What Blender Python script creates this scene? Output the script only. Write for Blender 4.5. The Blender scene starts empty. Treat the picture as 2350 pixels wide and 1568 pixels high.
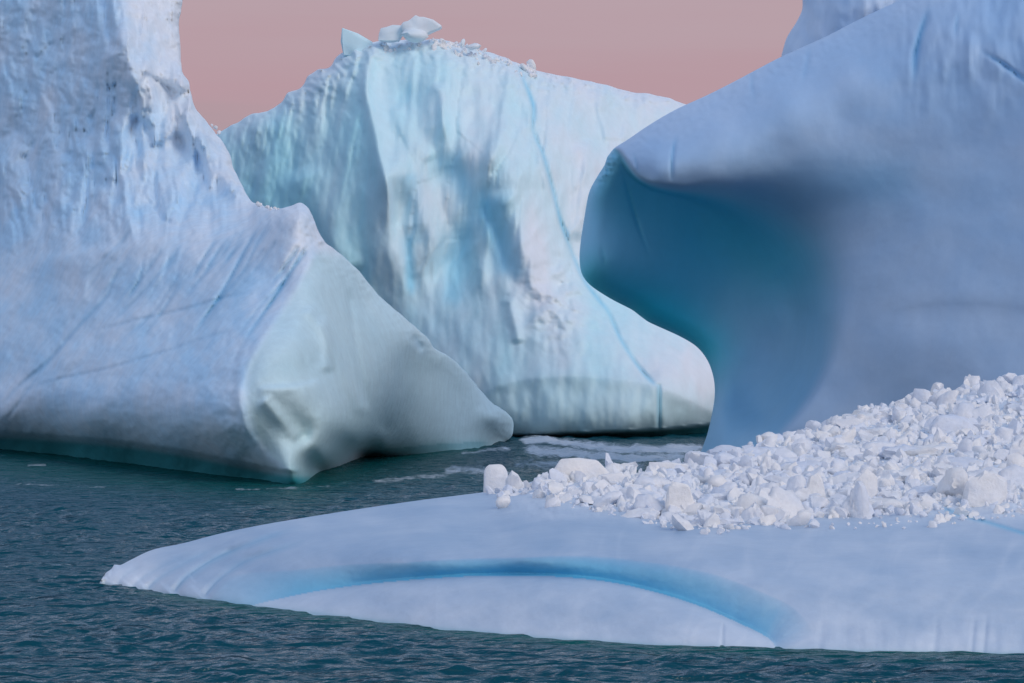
import bpy, bmesh, math, random
import numpy as np
from mathutils import Vector, Matrix, Euler

random.seed(7)
R = math.radians

# ------------------------------------------------------------------ camera, sky, sun, exposure
H = 10.0                      # eye height on the ship's deck, metres
HFOV = R(20.0)
FPX = 2350 / (2 * math.tan(HFOV / 2))   # focal length in survey units (2350 across)
HZ = 784.0                    # horizon line
scene = bpy.context.scene
C = scene.collection
cam_d = bpy.data.cameras.new('camera')
cam = bpy.data.objects.new('camera', cam_d)
C.objects.link(cam)
cam.location = (0, 0, H)
cam.rotation_euler = (R(90), 0, 0)
cam_d.sensor_width = 36
cam_d.angle = HFOV
cam_d.clip_start = 0.5
cam_d.clip_end = 60000
scene.camera = cam

SUN_DIR = Vector((0.50, -0.69, 0.58)).normalized()     # towards the sun
sun_el = math.asin(SUN_DIR.z)
sun_az = math.atan2(SUN_DIR.x, SUN_DIR.y)

world = bpy.data.worlds.new('World')
scene.world = world
world.use_nodes = True
wn, wl = world.node_tree.nodes, world.node_tree.links
wn.clear()
w_out = wn.new('ShaderNodeOutputWorld')
w_bg = wn.new('ShaderNodeBackground')
w_sky = wn.new('ShaderNodeTexSky')
w_sky.sky_type = 'NISHITA'
w_sky.sun_disc = False
w_sky.sun_elevation = sun_el
w_sky.sun_rotation = sun_az
w_sky.air_density = 1.3
w_sky.dust_density = 0.6
w_sky.ozone_density = 3.0
SKY_STRENGTH = 0.10
w_tc = wn.new('ShaderNodeTexCoord')
w_sep = wn.new('ShaderNodeSeparateXYZ')
wl.new(w_tc.outputs['Generated'], w_sep.inputs[0])
# soft streaky veil of dusk cloud low in the sky
w_map = wn.new('ShaderNodeMapping')
w_map.inputs['Scale'].default_value = (3.0, 3.0, 40.0)
wl.new(w_tc.outputs['Generated'], w_map.inputs[0])
w_noise = wn.new('ShaderNodeTexNoise')
w_noise.inputs['Scale'].default_value = 1.6
w_noise.inputs['Detail'].default_value = 4
wl.new(w_map.outputs[0], w_noise.inputs['Vector'])
w_off = wn.new('ShaderNodeMath'); w_off.operation = 'MULTIPLY_ADD'
wl.new(w_noise.outputs[0], w_off.inputs[0])
w_off.inputs[1].default_value = 0.05
wl.new(w_sep.outputs[2], w_off.inputs[2])
w_ramp = wn.new('ShaderNodeValToRGB')
w_ramp.color_ramp.interpolation = 'EASE'
el = w_ramp.color_ramp.elements
def sky_stop(e, pos, col):
    e.position = pos; e.color = (*col, 1)
sky_stop(el[0], 0.0, (3.3, 3.05, 3.3))
sky_stop(el[1], 1.0, (1.5, 2.3, 4.4))
for p, c in ((0.075, (3.75, 3.15, 3.45)), (0.11, (4.75, 3.2, 3.62)), (0.15, (4.8, 3.58, 4.0)), (0.26, (7.0, 7.7, 9.7)), (0.5, (5.1, 6.8, 10.0))):
    sky_stop(el.new(p), p, c)
wl.new(w_off.outputs[0], w_ramp.inputs[0])
w_mix = wn.new('ShaderNodeMix'); w_mix.data_type = 'RGBA'
w_fac = wn.new('ShaderNodeMapRange')
w_fac.inputs['From Min'].default_value = 0.12
w_fac.inputs['From Max'].default_value = 0.8
w_fac.inputs['To Min'].default_value = 1.0
w_fac.inputs['To Max'].default_value = 0.8
wl.new(w_sep.outputs[2], w_fac.inputs['Value'])
wl.new(w_fac.outputs[0], w_mix.inputs[0])
wl.new(w_sky.outputs[0], w_mix.inputs[6])
wl.new(w_ramp.outputs[0], w_mix.inputs[7])
wl.new(w_mix.outputs[2], w_bg.inputs[0])
w_bg.inputs[1].default_value = SKY_STRENGTH
wl.new(w_bg.outputs[0], w_out.inputs[0])

sun_d = bpy.data.lights.new('sun', 'SUN')
sun_d.energy = 1.15
sun_d.angle = R(28)
sun_d.color = (1.0, 0.88, 0.76)
sun = bpy.data.objects.new('sun', sun_d)
sun.rotation_euler = SUN_DIR.to_track_quat('Z', 'Y').to_euler()
C.objects.link(sun)

scene.cycles.diffuse_bounces = 8
scene.cycles.max_bounces = 12
scene.view_settings.view_transform = 'Standard'
scene.view_settings.look = 'None'
scene.view_settings.gamma = 1
scene.view_settings.exposure = 0.0
scene.view_settings.use_curve_mapping = False

# ------------------------------------------------------------------ small tools
def at(u, v, Y):
    """survey bearing (u, v) at distance Y -> world point"""
    return Vector(((u - 1175) / FPX * Y, Y, H - (v - HZ) / FPX * Y))

def wline(v):
    return H * FPX / (v - HZ)

rng = np.random.default_rng(11)
_gt = rng.uniform(0, 2 * np.pi, (256, 256))
_gx, _gy = np.cos(_gt), np.sin(_gt)
def pnoise(x, y, seed=0):
    x = x + seed * 17.31; y = y + seed * 9.77
    xi = np.floor(x).astype(int); yi = np.floor(y).astype(int)
    xf, yf = x - xi, y - yi
    s = xf ** 3 * (xf * (xf * 6 - 15) + 10); t = yf ** 3 * (yf * (yf * 6 - 15) + 10)
    def g(i, j):
        a, b = (xi + i) & 255, (yi + j) & 255
        return _gx[a, b] * (xf - i) + _gy[a, b] * (yf - j)
    n0 = g(0, 0) * (1 - s) + g(1, 0) * s
    n1 = g(0, 1) * (1 - s) + g(1, 1) * s
    return (n0 * (1 - t) + n1 * t) * 1.5
def fbm(x, y, oct=4, seed=0, gain=0.5):
    r, a = 0, 1.0
    for o in range(oct):
        r = r + a * pnoise(x * 2 ** o, y * 2 ** o, seed + o * 3)
        a *= gain
    return r
def ridged(x, y, oct=4, seed=0, gain=0.5):
    r, a = 0, 1.0
    for o in range(oct):
        r = r + a * (1 - 2 * np.abs(pnoise(x * 2 ** o, y * 2 ** o, seed + o * 3)))
        a *= gain
    return r
_pj = rng.uniform(0, 1, (256, 256, 2)); _pt = rng.uniform(-1, 1, (256, 256, 3))
def plates(x, y, seed=0):
    """fractured plates: every cell a plane of its own tilt and height"""
    x = x + seed * 13.7; y = y + seed * 7.3
    xi = np.floor(x).astype(int); yi = np.floor(y).astype(int)
    best = np.full(x.shape, 9e9); val = np.zeros(x.shape)
    for i in (-1, 0, 1):
        for j in (-1, 0, 1):
            a, b = (xi + i) & 255, (yi + j) & 255
            dx = x - (xi + i + _pj[a, b, 0]); dy = y - (yi + j + _pj[a, b, 1])
            q = dx * dx + dy * dy; m = q < best
            best = np.where(m, q, best)
            val = np.where(m, _pt[a, b, 0] * dx + _pt[a, b, 1] * dy + .5 * _pt[a, b, 2], val)
    return val
def sstep(a, b, x):
    t = np.clip((x - a) / (b - a), 0, 1)
    return t * t * (3 - 2 * t)
def catmull(pts, n=6, closed=False):
    P = np.array(pts, float)
    N = len(P); out = []
    rngi = range(N) if closed else range(N - 1)
    for i in rngi:
        if closed:
            p0, p1, p2, p3 = P[(i - 1) % N], P[i], P[(i + 1) % N], P[(i + 2) % N]
        else:
            p0, p1, p2, p3 = P[max(i - 1, 0)], P[i], P[i + 1], P[min(i + 2, N - 1)]
        # centripetal-ish: limit the tangents so long edges beside short ones do not overshoot
        d = np.linalg.norm(p2 - p1)
        m1 = (p2 - p0) / 2; m2 = (p3 - p1) / 2
        for m in (m1, m2):
            l = np.linalg.norm(m)
            if l > d: m *= d / l
        k = max(1, min(n, int(d / 6)))
        for j in range(k):
            t = j / k
            out.append((2 * t**3 - 3 * t**2 + 1) * p1 + (t**3 - 2 * t**2 + t) * m1 + (-2 * t**3 + 3 * t**2) * p2 + (t**3 - t**2) * m2)
    if not closed: out.append(P[-1])
    return np.array(out)
class Line:
    """distance, side and run along a polyline for arrays of points"""
    def __init__(s, pts, smooth=True):
        s.P = catmull(pts) if smooth and len(pts) > 2 else np.array(pts, float)
        s.L = np.concatenate([[0], np.cumsum(np.linalg.norm(np.diff(s.P, axis=0), axis=1))])
    def __call__(s, u, v):
        best = np.full(u.shape, 1e18); side = np.ones(u.shape); t = np.zeros(u.shape)
        for i in range(len(s.P) - 1):
            a, b = s.P[i], s.P[i + 1]
            d = b - a; l2 = d @ d + 1e-9
            k = np.clip(((u - a[0]) * d[0] + (v - a[1]) * d[1]) / l2, 0, 1)
            du = u - a[0] - k * d[0]; dv = v - a[1] - k * d[1]
            q = du * du + dv * dv
            m = q < best
            best = np.where(m, q, best)
            side = np.where(m, np.where(d[0] * (v - a[1]) - d[1] * (u - a[0]) >= 0, 1.0, -1.0), side)
            t = np.where(m, (s.L[i] + k * (s.L[i + 1] - s.L[i])) / s.L[-1], t)
        return np.sqrt(best), side, t       # side > 0: right-hand of travel on a v-down chart
def ends(t, a=0.12, b=0.12):
    e = np.ones_like(t)
    if a: e = e * sstep(0, a, t)
    if b: e = e * sstep(0, b, 1 - t)
    return e
def ridge(u, v, pts, w, amp, a=.12, b=.12):
    d, s, t = Line(pts)(u, v)
    return amp * np.exp(-(d / w) ** 2) * ends(t, a, b)
def vee(u, v, pts, w, amp, a=.12, b=.12):
    d, s, t = Line(pts)(u, v)
    return amp * np.clip(1 - d / w, 0, 1) ** 1.3 * ends(t, a, b)
def scarp(u, v, pts, w, amp, L, a=.12, b=.12, other=0.0):
    """jump of amp on the right-hand side of the line, dying away over L; other = opposite jump on the left"""
    d, s, t = Line(pts)(u, v)
    k = 0.5 * (1 + np.tanh(s * d / w))
    return (amp * k + other * (1 - k)) * np.exp(-d / L) * ends(t, a, b)
def blob(u, v, cu, cv, ru, rv, amp, rot=0):
    c, s = math.cos(R(rot)), math.sin(R(rot))
    du, dv = u - cu, v - cv
    return amp * np.exp(-((du * c + dv * s) / ru) ** 2 - ((-du * s + dv * c) / rv) ** 2)
def tps(ctrl):
    P = np.array(ctrl, float); X = P[:, :2] / 400.0; n = len(P)
    def phi(r2): return np.where(r2 > 1e-12, 0.5 * r2 * np.log(r2 + 1e-12), 0)
    K = phi(((X[:, None] - X[None]) ** 2).sum(-1)) + np.eye(n) * 2e-3
    A = np.zeros((n + 3, n + 3)); A[:n, :n] = K; A[:n, n] = 1; A[:n, n + 1:] = X; A[n:, :n] = A[:n, n:].T
    w = np.linalg.solve(A, np.concatenate([P[:, 2], [0, 0, 0]]))
    def f(u, v):
        x, y = u / 400.0, v / 400.0
        r = w[n] + w[n + 1] * x + w[n + 2] * y
        for i in range(n):
            r = r + w[i] * phi((x - X[i, 0]) ** 2 + (y - X[i, 1]) ** 2)
        return r
    return f
def dome(t):
    t = np.clip(t, 0, 1)
    return np.sqrt(np.maximum(1 - (1 - t) ** 2, 0))

# ------------------------------------------------------------------ tagging
def tag(o, label=None, cat=None, group=None, kind=None):
    if label: o['label'] = label
    if cat: o['category'] = cat
    if group: o['group'] = group
    if kind: o['kind'] = kind
    return o
def empty(name, loc):
    o = bpy.data.objects.new(name, None); C.objects.link(o)
    o.location = loc; o.empty_display_size = 2
    return o

# ------------------------------------------------------------------ materials
def nt(mat):
    mat.use_nodes = True
    n = mat.node_tree.nodes; n.clear()
    return n, mat.node_tree.links
def mixc(n, l, fac, a, b, blend='MIX'):
    m = n.new('ShaderNodeMix'); m.data_type = 'RGBA'; m.blend_type = blend
    for i, x in ((0, fac), (6, a), (7, b)):
        if hasattr(x, 'links'): l.new(x, m.inputs[i])
        elif i == 0: m.inputs[0].default_value = x
        else: m.inputs[i].default_value = (*x, 1)
    return m.outputs[2]

def ice_material(name, ice, snow, deep, teal, rough=0.55, grain=1.0, stretch=(1, 1, 1), bump=0.35, patch=.22, mott=.08):
    mat = bpy.data.materials.new(name)
    n, l = nt(mat)
    out = n.new('ShaderNodeOutputMaterial'); b = n.new('ShaderNodeBsdfPrincipled')
    l.new(b.outputs[0], out.inputs[0])
    att = n.new('ShaderNodeAttribute'); att.attribute_name = 'tint'
    sep = n.new('ShaderNodeSeparateColor'); l.new(att.outputs['Color'], sep.inputs[0])
    geo = n.new('ShaderNodeNewGeometry')
    mp = n.new('ShaderNodeMapping'); mp.inputs['Scale'].default_value = stretch
    l.new(geo.outputs['Position'], mp.inputs[0])
    def noise(scale, detail=5, rough_=0.6):
        t = n.new('ShaderNodeTexNoise')
        t.inputs['Scale'].default_value = scale; t.inputs['Detail'].default_value = detail
        t.inputs['Roughness'].default_value = rough_
        l.new(mp.outputs[0], t.inputs['Vector'])
        return t.outputs[0]
    n1, n2, n3 = noise(0.16 * grain, 6), noise(1.1 * grain, 6, 0.65), noise(7 * grain, 4)
    # snow cover varies in patches
    sw = n.new('ShaderNodeMapRange')
    sw.inputs['From Min'].default_value = 0.35; sw.inputs['From Max'].default_value = 0.68
    sw.inputs['To Min'].default_value = -patch; sw.inputs['To Max'].default_value = patch
    l.new(n1, sw.inputs['Value'])
    ad = n.new('ShaderNodeMath'); ad.operation = 'ADD'; ad.use_clamp = True
    l.new(sep.outputs[2], ad.inputs[0]); l.new(sw.outputs[0], ad.inputs[1])
    col = mixc(n, l, ad.outputs[0], ice, snow)
    col = mixc(n, l, att.outputs['Alpha'], col, (0.64, 0.84, 0.86))
    col = mixc(n, l, sep.outputs[0], col, deep)
    col = mixc(n, l, sep.outputs[1], col, teal)
    mr = n.new('ShaderNodeMapRange')
    mr.inputs['From Min'].default_value = 0.3; mr.inputs['From Max'].default_value = 0.7
    mr.inputs['To Min'].default_value = 1 - mott; mr.inputs['To Max'].default_value = 1 + mott * .6
    l.new(n2, mr.inputs['Value'])
    col = mixc(n, l, 1.0, col, mr.outputs[0], 'MULTIPLY')
    l.new(col, b.inputs['Base Color'])
    b.inputs['Roughness'].default_value = rough
    b.inputs['Specular IOR Level'].default_value = 0.25
    hb = n.new('ShaderNodeMath'); hb.operation = 'MULTIPLY_ADD'
    l.new(n3, hb.inputs[0]); hb.inputs[1].default_value = 0.22; l.new(n2, hb.inputs[2])
    bp = n.new('ShaderNodeBump'); bp.inputs['Strength'].default_value = bump
    bp.inputs['Distance'].default_value = 0.25
    l.new(hb.outputs[0], bp.inputs['Height']); l.new(bp.outputs[0], b.inputs['Normal'])
    return mat

SNOW = (0.84, 0.87, 0.90)
ICE = (0.50, 0.75, 0.94)
DEEP = (0.10, 0.40, 0.64)
TEAL = (0.008, 0.30, 0.34)
M_left = ice_material('rough_snowy_ice', ICE, SNOW, DEEP, TEAL, 0.6, 1.0, (1, 1, 0.6), 0.28, .2, .07)
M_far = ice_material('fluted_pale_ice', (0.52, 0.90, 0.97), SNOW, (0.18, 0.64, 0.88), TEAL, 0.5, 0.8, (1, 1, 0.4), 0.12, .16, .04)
M_right = ice_material('smooth_blue_ice', (0.36, 0.55, 0.78), SNOW, (0.15, 0.44, 0.70), (0.014, 0.70, 0.84), 0.5, 0.8, (1, 1, 0.5), 0.10, .05, .03)
M_floe = ice_material('smooth_floe_ice', (0.19, 0.35, 0.53), SNOW, (0.09, 0.50, 0.72), TEAL, 0.45, 2.0, (1, 1, 1), 0.13, .07, .04)
M_chunk = ice_material('broken_snow_ice', (0.66, 0.74, 0.88), (0.93, 0.90, 0.86), DEEP, TEAL, 0.65, 3.0, (1, 1, 1), 0.4)

# ------------------------------------------------------------------ iceberg builder
def build_berg(name, poly, step, depth, thick, rback, parts, part_of, tint, mat, label, cat='iceberg', jag=0.0, base=None):
    """closed ice body: front surface from depth(u, v, ds), a rounded back behind it, split into named parts"""
    P = catmull(poly, 6, True)
    if jag:
        s = np.arange(len(P))
        P = P + np.stack([pnoise(s * .37, s * 0 + 3.3, 5), pnoise(s * .37, s * 0 + 8.1, 6)], 1) * jag
    u0, v0 = P.min(0) - step; u1, v1 = P.max(0) + step
    gu = np.arange(u0, u1 + step, step); gv = np.arange(v0, v1 + step, step)
    U, V = np.meshgrid(gu, gv)
    nx, ny = len(gu), len(gv)
    Q = np.roll(P, -1, 0)
    inside = np.zeros(U.shape, bool)
    for (ax, ay), (bx, by) in zip(P, Q):
        if ay == by: continue
        rows = (gv > min(ay, by)) & (gv <= max(ay, by))
        if not rows.any(): continue
        xc = ax + (gv[rows] - ay) * (bx - ax) / (by - ay)
        inside[rows] ^= gu[None] < xc[:, None]
    cell = inside[:-1, :-1] | inside[1:, :-1] | inside[:-1, 1:] | inside[1:, 1:]
    used = np.zeros(U.shape, bool)
    used[:-1, :-1] |= cell; used[1:, :-1] |= cell; used[:-1, 1:] |= cell; used[1:, 1:] |= cell
    idx = np.full(U.shape, -1); k = used.sum(); idx[used] = np.arange(k)
    u, v, ins = U[used].copy(), V[used].copy(), inside[used]
    best = np.full(k, 1e18); bu = u.copy(); bv = v.copy()
    for a, b in zip(P, Q):
        d = b - a; l2 = d @ d + 1e-9
        t = np.clip(((u - a[0]) * d[0] + (v - a[1]) * d[1]) / l2, 0, 1)
        pu = a[0] + t * d[0]; pv = a[1] + t * d[1]
        q = (u - pu) ** 2 + (v - pv) ** 2
        m = q < best
        best[m] = q[m]; bu[m] = pu[m]; bv[m] = pv[m]
    ds = np.sqrt(best)
    rim = ~ins
    u[rim] = bu[rim]; v[rim] = bv[rim]; ds[rim] = 0
    Yf = depth(u, v, ds)
    Yb = Yf + thick * dome(ds / rback)
    def pos(Y): return np.stack([(u - 1175) / FPX * Y, Y, H - (v - HZ) / FPX * Y], 1)
    bidx = np.where(rim, np.arange(k), k + np.cumsum(ins) - 1)
    co = np.concatenate([pos(Yf), pos(Yb)[ins]])
    j, i = np.nonzero(cell)
    fq = np.stack([idx[j, i], idx[j + 1, i], idx[j + 1, i + 1], idx[j, i + 1]], 1)
    bq = bidx[fq][:, ::-1]
    fu, fv = u[fq].mean(1), v[fq].mean(1)
    lab = part_of(fu, fv)
    faces = np.concatenate([fq, bq]); lab = np.concatenate([lab, np.zeros(len(bq), int)])
    # smooth normals of the whole body, so that part borders leave no seam
    e1 = co[faces[:, 2]] - co[faces[:, 0]]; e2 = co[faces[:, 3]] - co[faces[:, 1]]
    fn = np.cross(e1, e2)
    vn = np.zeros_like(co)
    for c in range(4): np.add.at(vn, faces[:, c], fn)
    vn /= np.linalg.norm(vn, axis=1, keepdims=True) + 1e-12
    tn = tint(u, v, ds)
    tn = np.concatenate([tn, tn[ins]])
    root = empty(name, base if base is not None else (float(np.median(co[:, 0])), float(np.median(co[:, 1])), 0))
    tag(root, label, cat)
    off = np.array(root.location)
    for pi, pn in enumerate(parts):
        fs = faces[lab == pi]
        if not len(fs): continue
        vs, inv = np.unique(fs, return_inverse=True)
        fs = inv.reshape(-1, 4)
        me = bpy.data.meshes.new(pn if isinstance(pn, str) else pn[0])
        me.vertices.add(len(vs)); me.vertices.foreach_set('co', (co[vs] - off).ravel())
        me.loops.add(len(fs) * 4); me.loops.foreach_set('vertex_index', fs.ravel())
        me.polygons.add(len(fs))
        me.polygons.foreach_set('loop_start', np.arange(0, len(fs) * 4, 4))
        me.polygons.foreach_set('use_smooth', np.ones(len(fs), bool))
        me.update(calc_edges=True)
        ca = me.attributes.new('tint', 'FLOAT_COLOR', 'POINT')
        ca.data.foreach_set('color', (tn[vs] if tn.shape[1] == 4 else np.concatenate([tn[vs], np.zeros((len(vs), 1))], 1)).ravel())
        me.normals_split_custom_set_from_vertices(vn[vs].tolist())
        me.materials.append(mat)
        o = bpy.data.objects.new(pn if isinstance(pn, str) else pn[0], me); C.objects.link(o); o.parent = root
        if not isinstance(pn, str): o['label'] = pn[1]
    return root

# ================================================================== FAR ICEBERG
FAR_W = [(900, 1006), (1100, 1004), (1250, 1003), (1450, 1000), (1600, 990), (1720, 980)]
far_base = tps([(a, b, c if a > 862 or c < 319 else 319 + (c - 319) * .58) for a, b, c in [
    (420, 400, 360), (520, 300, 352), (640, 240, 345), (760, 155, 337), (870, 100, 329), (1000, 90, 328), (1190, 150, 330), (1370, 190, 336), (1570, 240, 344), (1750, 300, 352),
    (520, 450, 348), (640, 400, 339), (760, 400, 329), (860, 400, 319), (900, 400, 315), (1000, 400, 318), (1100, 400, 314), (1200, 400, 314), (1300, 400, 320), (1450, 400, 329), (1700, 400, 343),
    (600, 620, 339), (700, 600, 331), (800, 600, 323), (900, 600, 317), (1000, 600, 318), (1100, 600, 317), (1200, 600, 311), (1300, 600, 316), (1450, 600, 325), (1700, 600, 337),
    (700, 780, 330), (850, 760, 322), (1000, 750, 315), (1150, 750, 310), (1300, 750, 308), (1450, 750, 311), (1600, 760, 318), (1750, 760, 330),
    (900, 900, 317), (1050, 880, 310), (1200, 865, 305.5), (1400, 865, 303.5), (1550, 880, 305), (1700, 880, 318),
    (1100, 985, 309), (1250, 975, 303.6), (1450, 970, 301.6), (1600, 965, 308), (1720, 960, 322), (900, 1000, 320), (1250, 1045, 308), (1600, 1040, 314)]])
FAR_CRACK = [(1188, 140), (1200, 180), (1215, 215), (1225, 250), (1224, 300), (1245, 350), (1265, 420), (1285, 500), (1305, 560), (1325, 610), (1345, 650), (1375, 690), (1395, 715), (1420, 770), (1450, 820), (1480, 860), (1512, 890)]
FAR_CRACK2 = [(1512, 886), (1513, 930), (1512, 990)]
FAR_LENS = [(1080, 925), (1130, 893), (1200, 872), (1300, 864), (1400, 870), (1500, 885), (1560, 908), (1640, 948), (1720, 985)]
FAR_NOTCH = [(880, 1015), (1050, 1004), (1180, 998), (1400, 990), (1520, 984), (1620, 974), (1740, 962)]
def far_depth(u, v, ds):
    y = far_base(u, v)
    y = y + 5.0 * (1 - dome(ds / 55))
    w = 12 * pnoise(u / 90, v / 160, 3)
    uu = u + w
    # corner between the shaded left flank and the lit face
    y += scarp(uu, v, [(930, 40), (868, 120), (850, 160), (843, 215), (862, 290), (882, 370), (895, 440), (903, 520), (905, 600)], 9, 0.0, 130, 0, .25, 3.4)
    y += ridge(uu, v, [(880, 105), (852, 160), (845, 215), (866, 290), (886, 370), (899, 440), (906, 520)], 20, -2.0, .05, .3)
    f = np.zeros_like(u)
    # hollows of the face
    f += blob(u, v, 935, 225, 50, 42, 3.4, 10)
    f += blob(u, v, 960, 290, 26, 70, 1.8, -25)
    f += ridge(u, v, [(1003, 185), (1013, 230), (1018, 290), (1012, 330)], 14, -3.4, .15, .3)
    f += blob(u, v, 1075, 222, 55, 16, 1.2, -4)
    f += blob(u, v, 1085, 270, 48, 70, 3.0, 15)
    f += ridge(uu, v, [(1172, 150), (1168, 210), (1150, 290), (1125, 350), (1100, 405)], 20, -2.8, .1, .2)
    f += ridge(uu, v, [(905, 240), (925, 290), (955, 335), (985, 372)], 16, -1.6)
    f += ridge(uu, v, [(915, 330), (945, 430), (985, 540), (1005, 640)], 30, -2.6, .15, .25)
    # deep blue valley
    f += ridge(uu, v, [(1010, 335), (1040, 385), (1072, 440), (1085, 490), (1062, 560), (1045, 650), (1035, 720)], 40, 3.2, .2, .3)
    f += ridge(uu, v, [(1000, 395), (1020, 470), (1035, 560)], 14, .8, .3, .3)
    f += ridge(uu, v, [(935, 520), (940, 600), (945, 690)], 16, 2.0, .4, .3)
    f += scarp(uu, v, [(1100, 400), (1106, 480), (1138, 560), (1162, 625), (1170, 690)], 9, -0.5, 60, .15, .15, 2.4)
    f += blob(u, v, 1106, 622, 26, 58, -4.2, -8)
    f += ridge(u, v, [(1165, 680), (1178, 730), (1192, 790)], 14, -2.0)
    f += scarp(uu, v, [(1190, 200), (1225, 340), (1262, 470), (1288, 590), (1245, 690)], 8, 2.2, 60, .1, .12)
    f += ridge(uu, v, [(1150, 430), (1185, 520), (1220, 610), (1235, 690)], 28, -1.8)
    f += blob(u, v, 1195, 560, 18, 90, -1.0, -12)
    y += .42 * f
    # spill of broken ice below the face
    m = blob(u, v, 1290, 690, 90, 90, 1.0)
    y += m * (1.0 * fbm(u / 42, v / 34, 4, 21) - 1.0)
    y += scarp(u, v, [(1310, 610), (1285, 660), (1215, 725), (1190, 760)], 9, 1.4, 40, .3, .3)
    y += sstep(880, 930, u) * sstep(720, 560, v) * (.22 * ridged((u + .1 * v) / 26, v / 420, 2, 27) + .9 * np.abs(fbm((u + .35 * v) / 105, (v - .2 * u) / 210, 3, 28)))
    y += .2 * plates((uu + .12 * v) / 66, (v + w) / 230, 8) * sstep(880, 930, u) * sstep(760, 640, v) + .2 * plates(uu / 34, v / 60, 11) * sstep(880, 800, u) * sstep(420, 250, v)
    # cracks and folds
    y += vee(u, v, FAR_CRACK, 8, 1.0, .04, .06) * (1 + .5 * pnoise(v / 60, v * 0, 77)) + scarp(u, v, FAR_CRACK, 6, 0.0, 50, .03, .05, 1.2)
    y += vee(u, v, FAR_CRACK2, 9, .7, .0, .1)
    y += scarp(u, v, [(1358, 175), (1368, 250), (1390, 325), (1415, 380)], 8, 1.7, 40, .25, .3)
    y += blob(u, v, 1440, 270, 40, 60, 1.8, -20)
    y += scarp(u, v, [(1450, 215), (1440, 260), (1432, 330)], 7, -1.0, 50)
    y += ridge(u, v, [(1330, 320), (1350, 400), (1345, 470), (1330, 560)], 26, -1.3)
    # flutes of the left flank: strongest under the crest
    fl = np.exp(-np.maximum(v - (300 - (u - 520) * .55), 0) / 170) * sstep(880, 800, u)
    y += fl * (1.1 * ridged((u + 0.22 * (v - 300)) / 46, v / 420, 3, 9) + 0.6 * fbm(u / 30, v / 70, 3, 4))
    y += sstep(880, 780, u) * (1.0 * pnoise((u + .2 * v) / 70, v / 500, 13))
    y += ridge(u, v, [(690, 380), (740, 500), (800, 640)], 40, -1.5)
    # pale lens at the foot, undercut below
    d, s, t = Line(FAR_LENS)(u, v)
    y += np.where(s > 0, 1.0, 0) * 0.35 * (1 - np.exp(-d / 30)) * np.exp(-d / 120) * ends(t, .08, .05)
    y += ridge(u, v, FAR_LENS, 18, -0.3, .15, .2)
    y += sstep(870, 920, v) * 0.35 * pnoise(u / 42, v / 260, 31)
    d, s, t = Line(FAR_NOTCH)(u, v)
    y += np.where(s > 0, 1 - np.exp(-d / 7), 0) * 5.0 + np.where(s <= 0, np.exp(-d / 16), 0) * .5
    # crust along the crest, general roughness
    y += np.exp(-ds / 28) * sstep(330, 180, v) * 1.6 * fbm(u / 16, v / 13, 3, 2)
    y += 0.45 * fbm(u / 75, v / 170, 3, 1) + 0.07 * fbm(u / 17, v / 40, 3, 8)
    return y
def far_tint(u, v, ds):
    blue = np.zeros_like(u); teal = np.zeros_like(u)
    snow = 0.52 + 0.22 * fbm(u / 90, v / 260, 3, 40)
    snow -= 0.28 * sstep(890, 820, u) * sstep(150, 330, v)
    snow += 0.40 * np.exp(-ds / 32) * sstep(420, 200, v)
    snow += 0.25 * sstep(1180, 1300, u) * sstep(700, 500, v) + blob(u, v, 1230, 560, 50, 200, .4, -10) + blob(u, v, 1570, 850, 110, 90, .45)
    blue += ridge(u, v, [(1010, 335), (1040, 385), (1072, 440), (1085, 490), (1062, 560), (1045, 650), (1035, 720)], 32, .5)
    blue += ridge(u, v, [(935, 520), (940, 600), (945, 690)], 12, .6, .3, .2) + blob(u, v, 1010, 750, 110, 70, .22) + ridge(u, v, [(1105, 420), (1128, 540), (1160, 640)], 18, .3) + blob(u, v, 930, 228, 40, 36, .16) + ridge(u, v, [(1130, 440), (1160, 560), (1195, 650)], 28, .42) + ridge(u, v, [(935, 390), (950, 480), (958, 570)], 24, .34)  # last two strips paint the bluish shade of left-facing hollows into the colour
    blue += vee(u, v, FAR_CRACK, 9, .55, .03, .03) * (1 + .6 * pnoise(v / 70, v * 0, 78)) + vee(u, v, FAR_CRACK2, 9, .5, 0, .1)
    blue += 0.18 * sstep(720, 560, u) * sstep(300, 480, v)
    d, s, t = Line(FAR_LENS)(u, v)
    teal += np.where(s > 0, 0.10 * np.exp(-d / 40), 0) * ends(t, .05, .05)
    pale = np.where(s > 0, .8 * (1 - np.exp(-d / 14)), .3 * np.exp(-d / 18)) * sstep(820, 870, v)
    d, s, t = Line(FAR_NOTCH)(u, v)
    teal += np.where(s > 0, sstep(0, 7, d), 0) * .9
    return np.clip(np.stack([blue, teal, snow, pale], 1), 0, 1)
FAR_PARTS = ['face', ('left_flank', 'shaded turquoise flank with shallow flutes'), ('blue_crack', 'narrow turquoise crack running down the face'), ('foot', 'pale green lens of ice above the water'), ('waterline_notch', 'dark teal undercut at the waterline')]
def far_part(u, v):
    lab = np.zeros(len(u), int)
    corner = np.interp(v, [95, 160, 215, 290, 370, 440, 520, 620, 800], [893, 850, 843, 862, 882, 895, 903, 915, 930])
    lab[(u < corner) & (v < 820)] = 1
    d, s, t = Line(FAR_LENS)(u, v); lab[(s > 0) & (v > 840)] = 3
    d, s, t = Line(FAR_NOTCH)(u, v); lab[(s > 0) & (v > 950)] = 4
    for ln in (FAR_CRACK, FAR_CRACK2):
        d, s, t = Line(ln)(u, v); lab[(d < 5) & (v > 150)] = 2
    return lab
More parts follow.
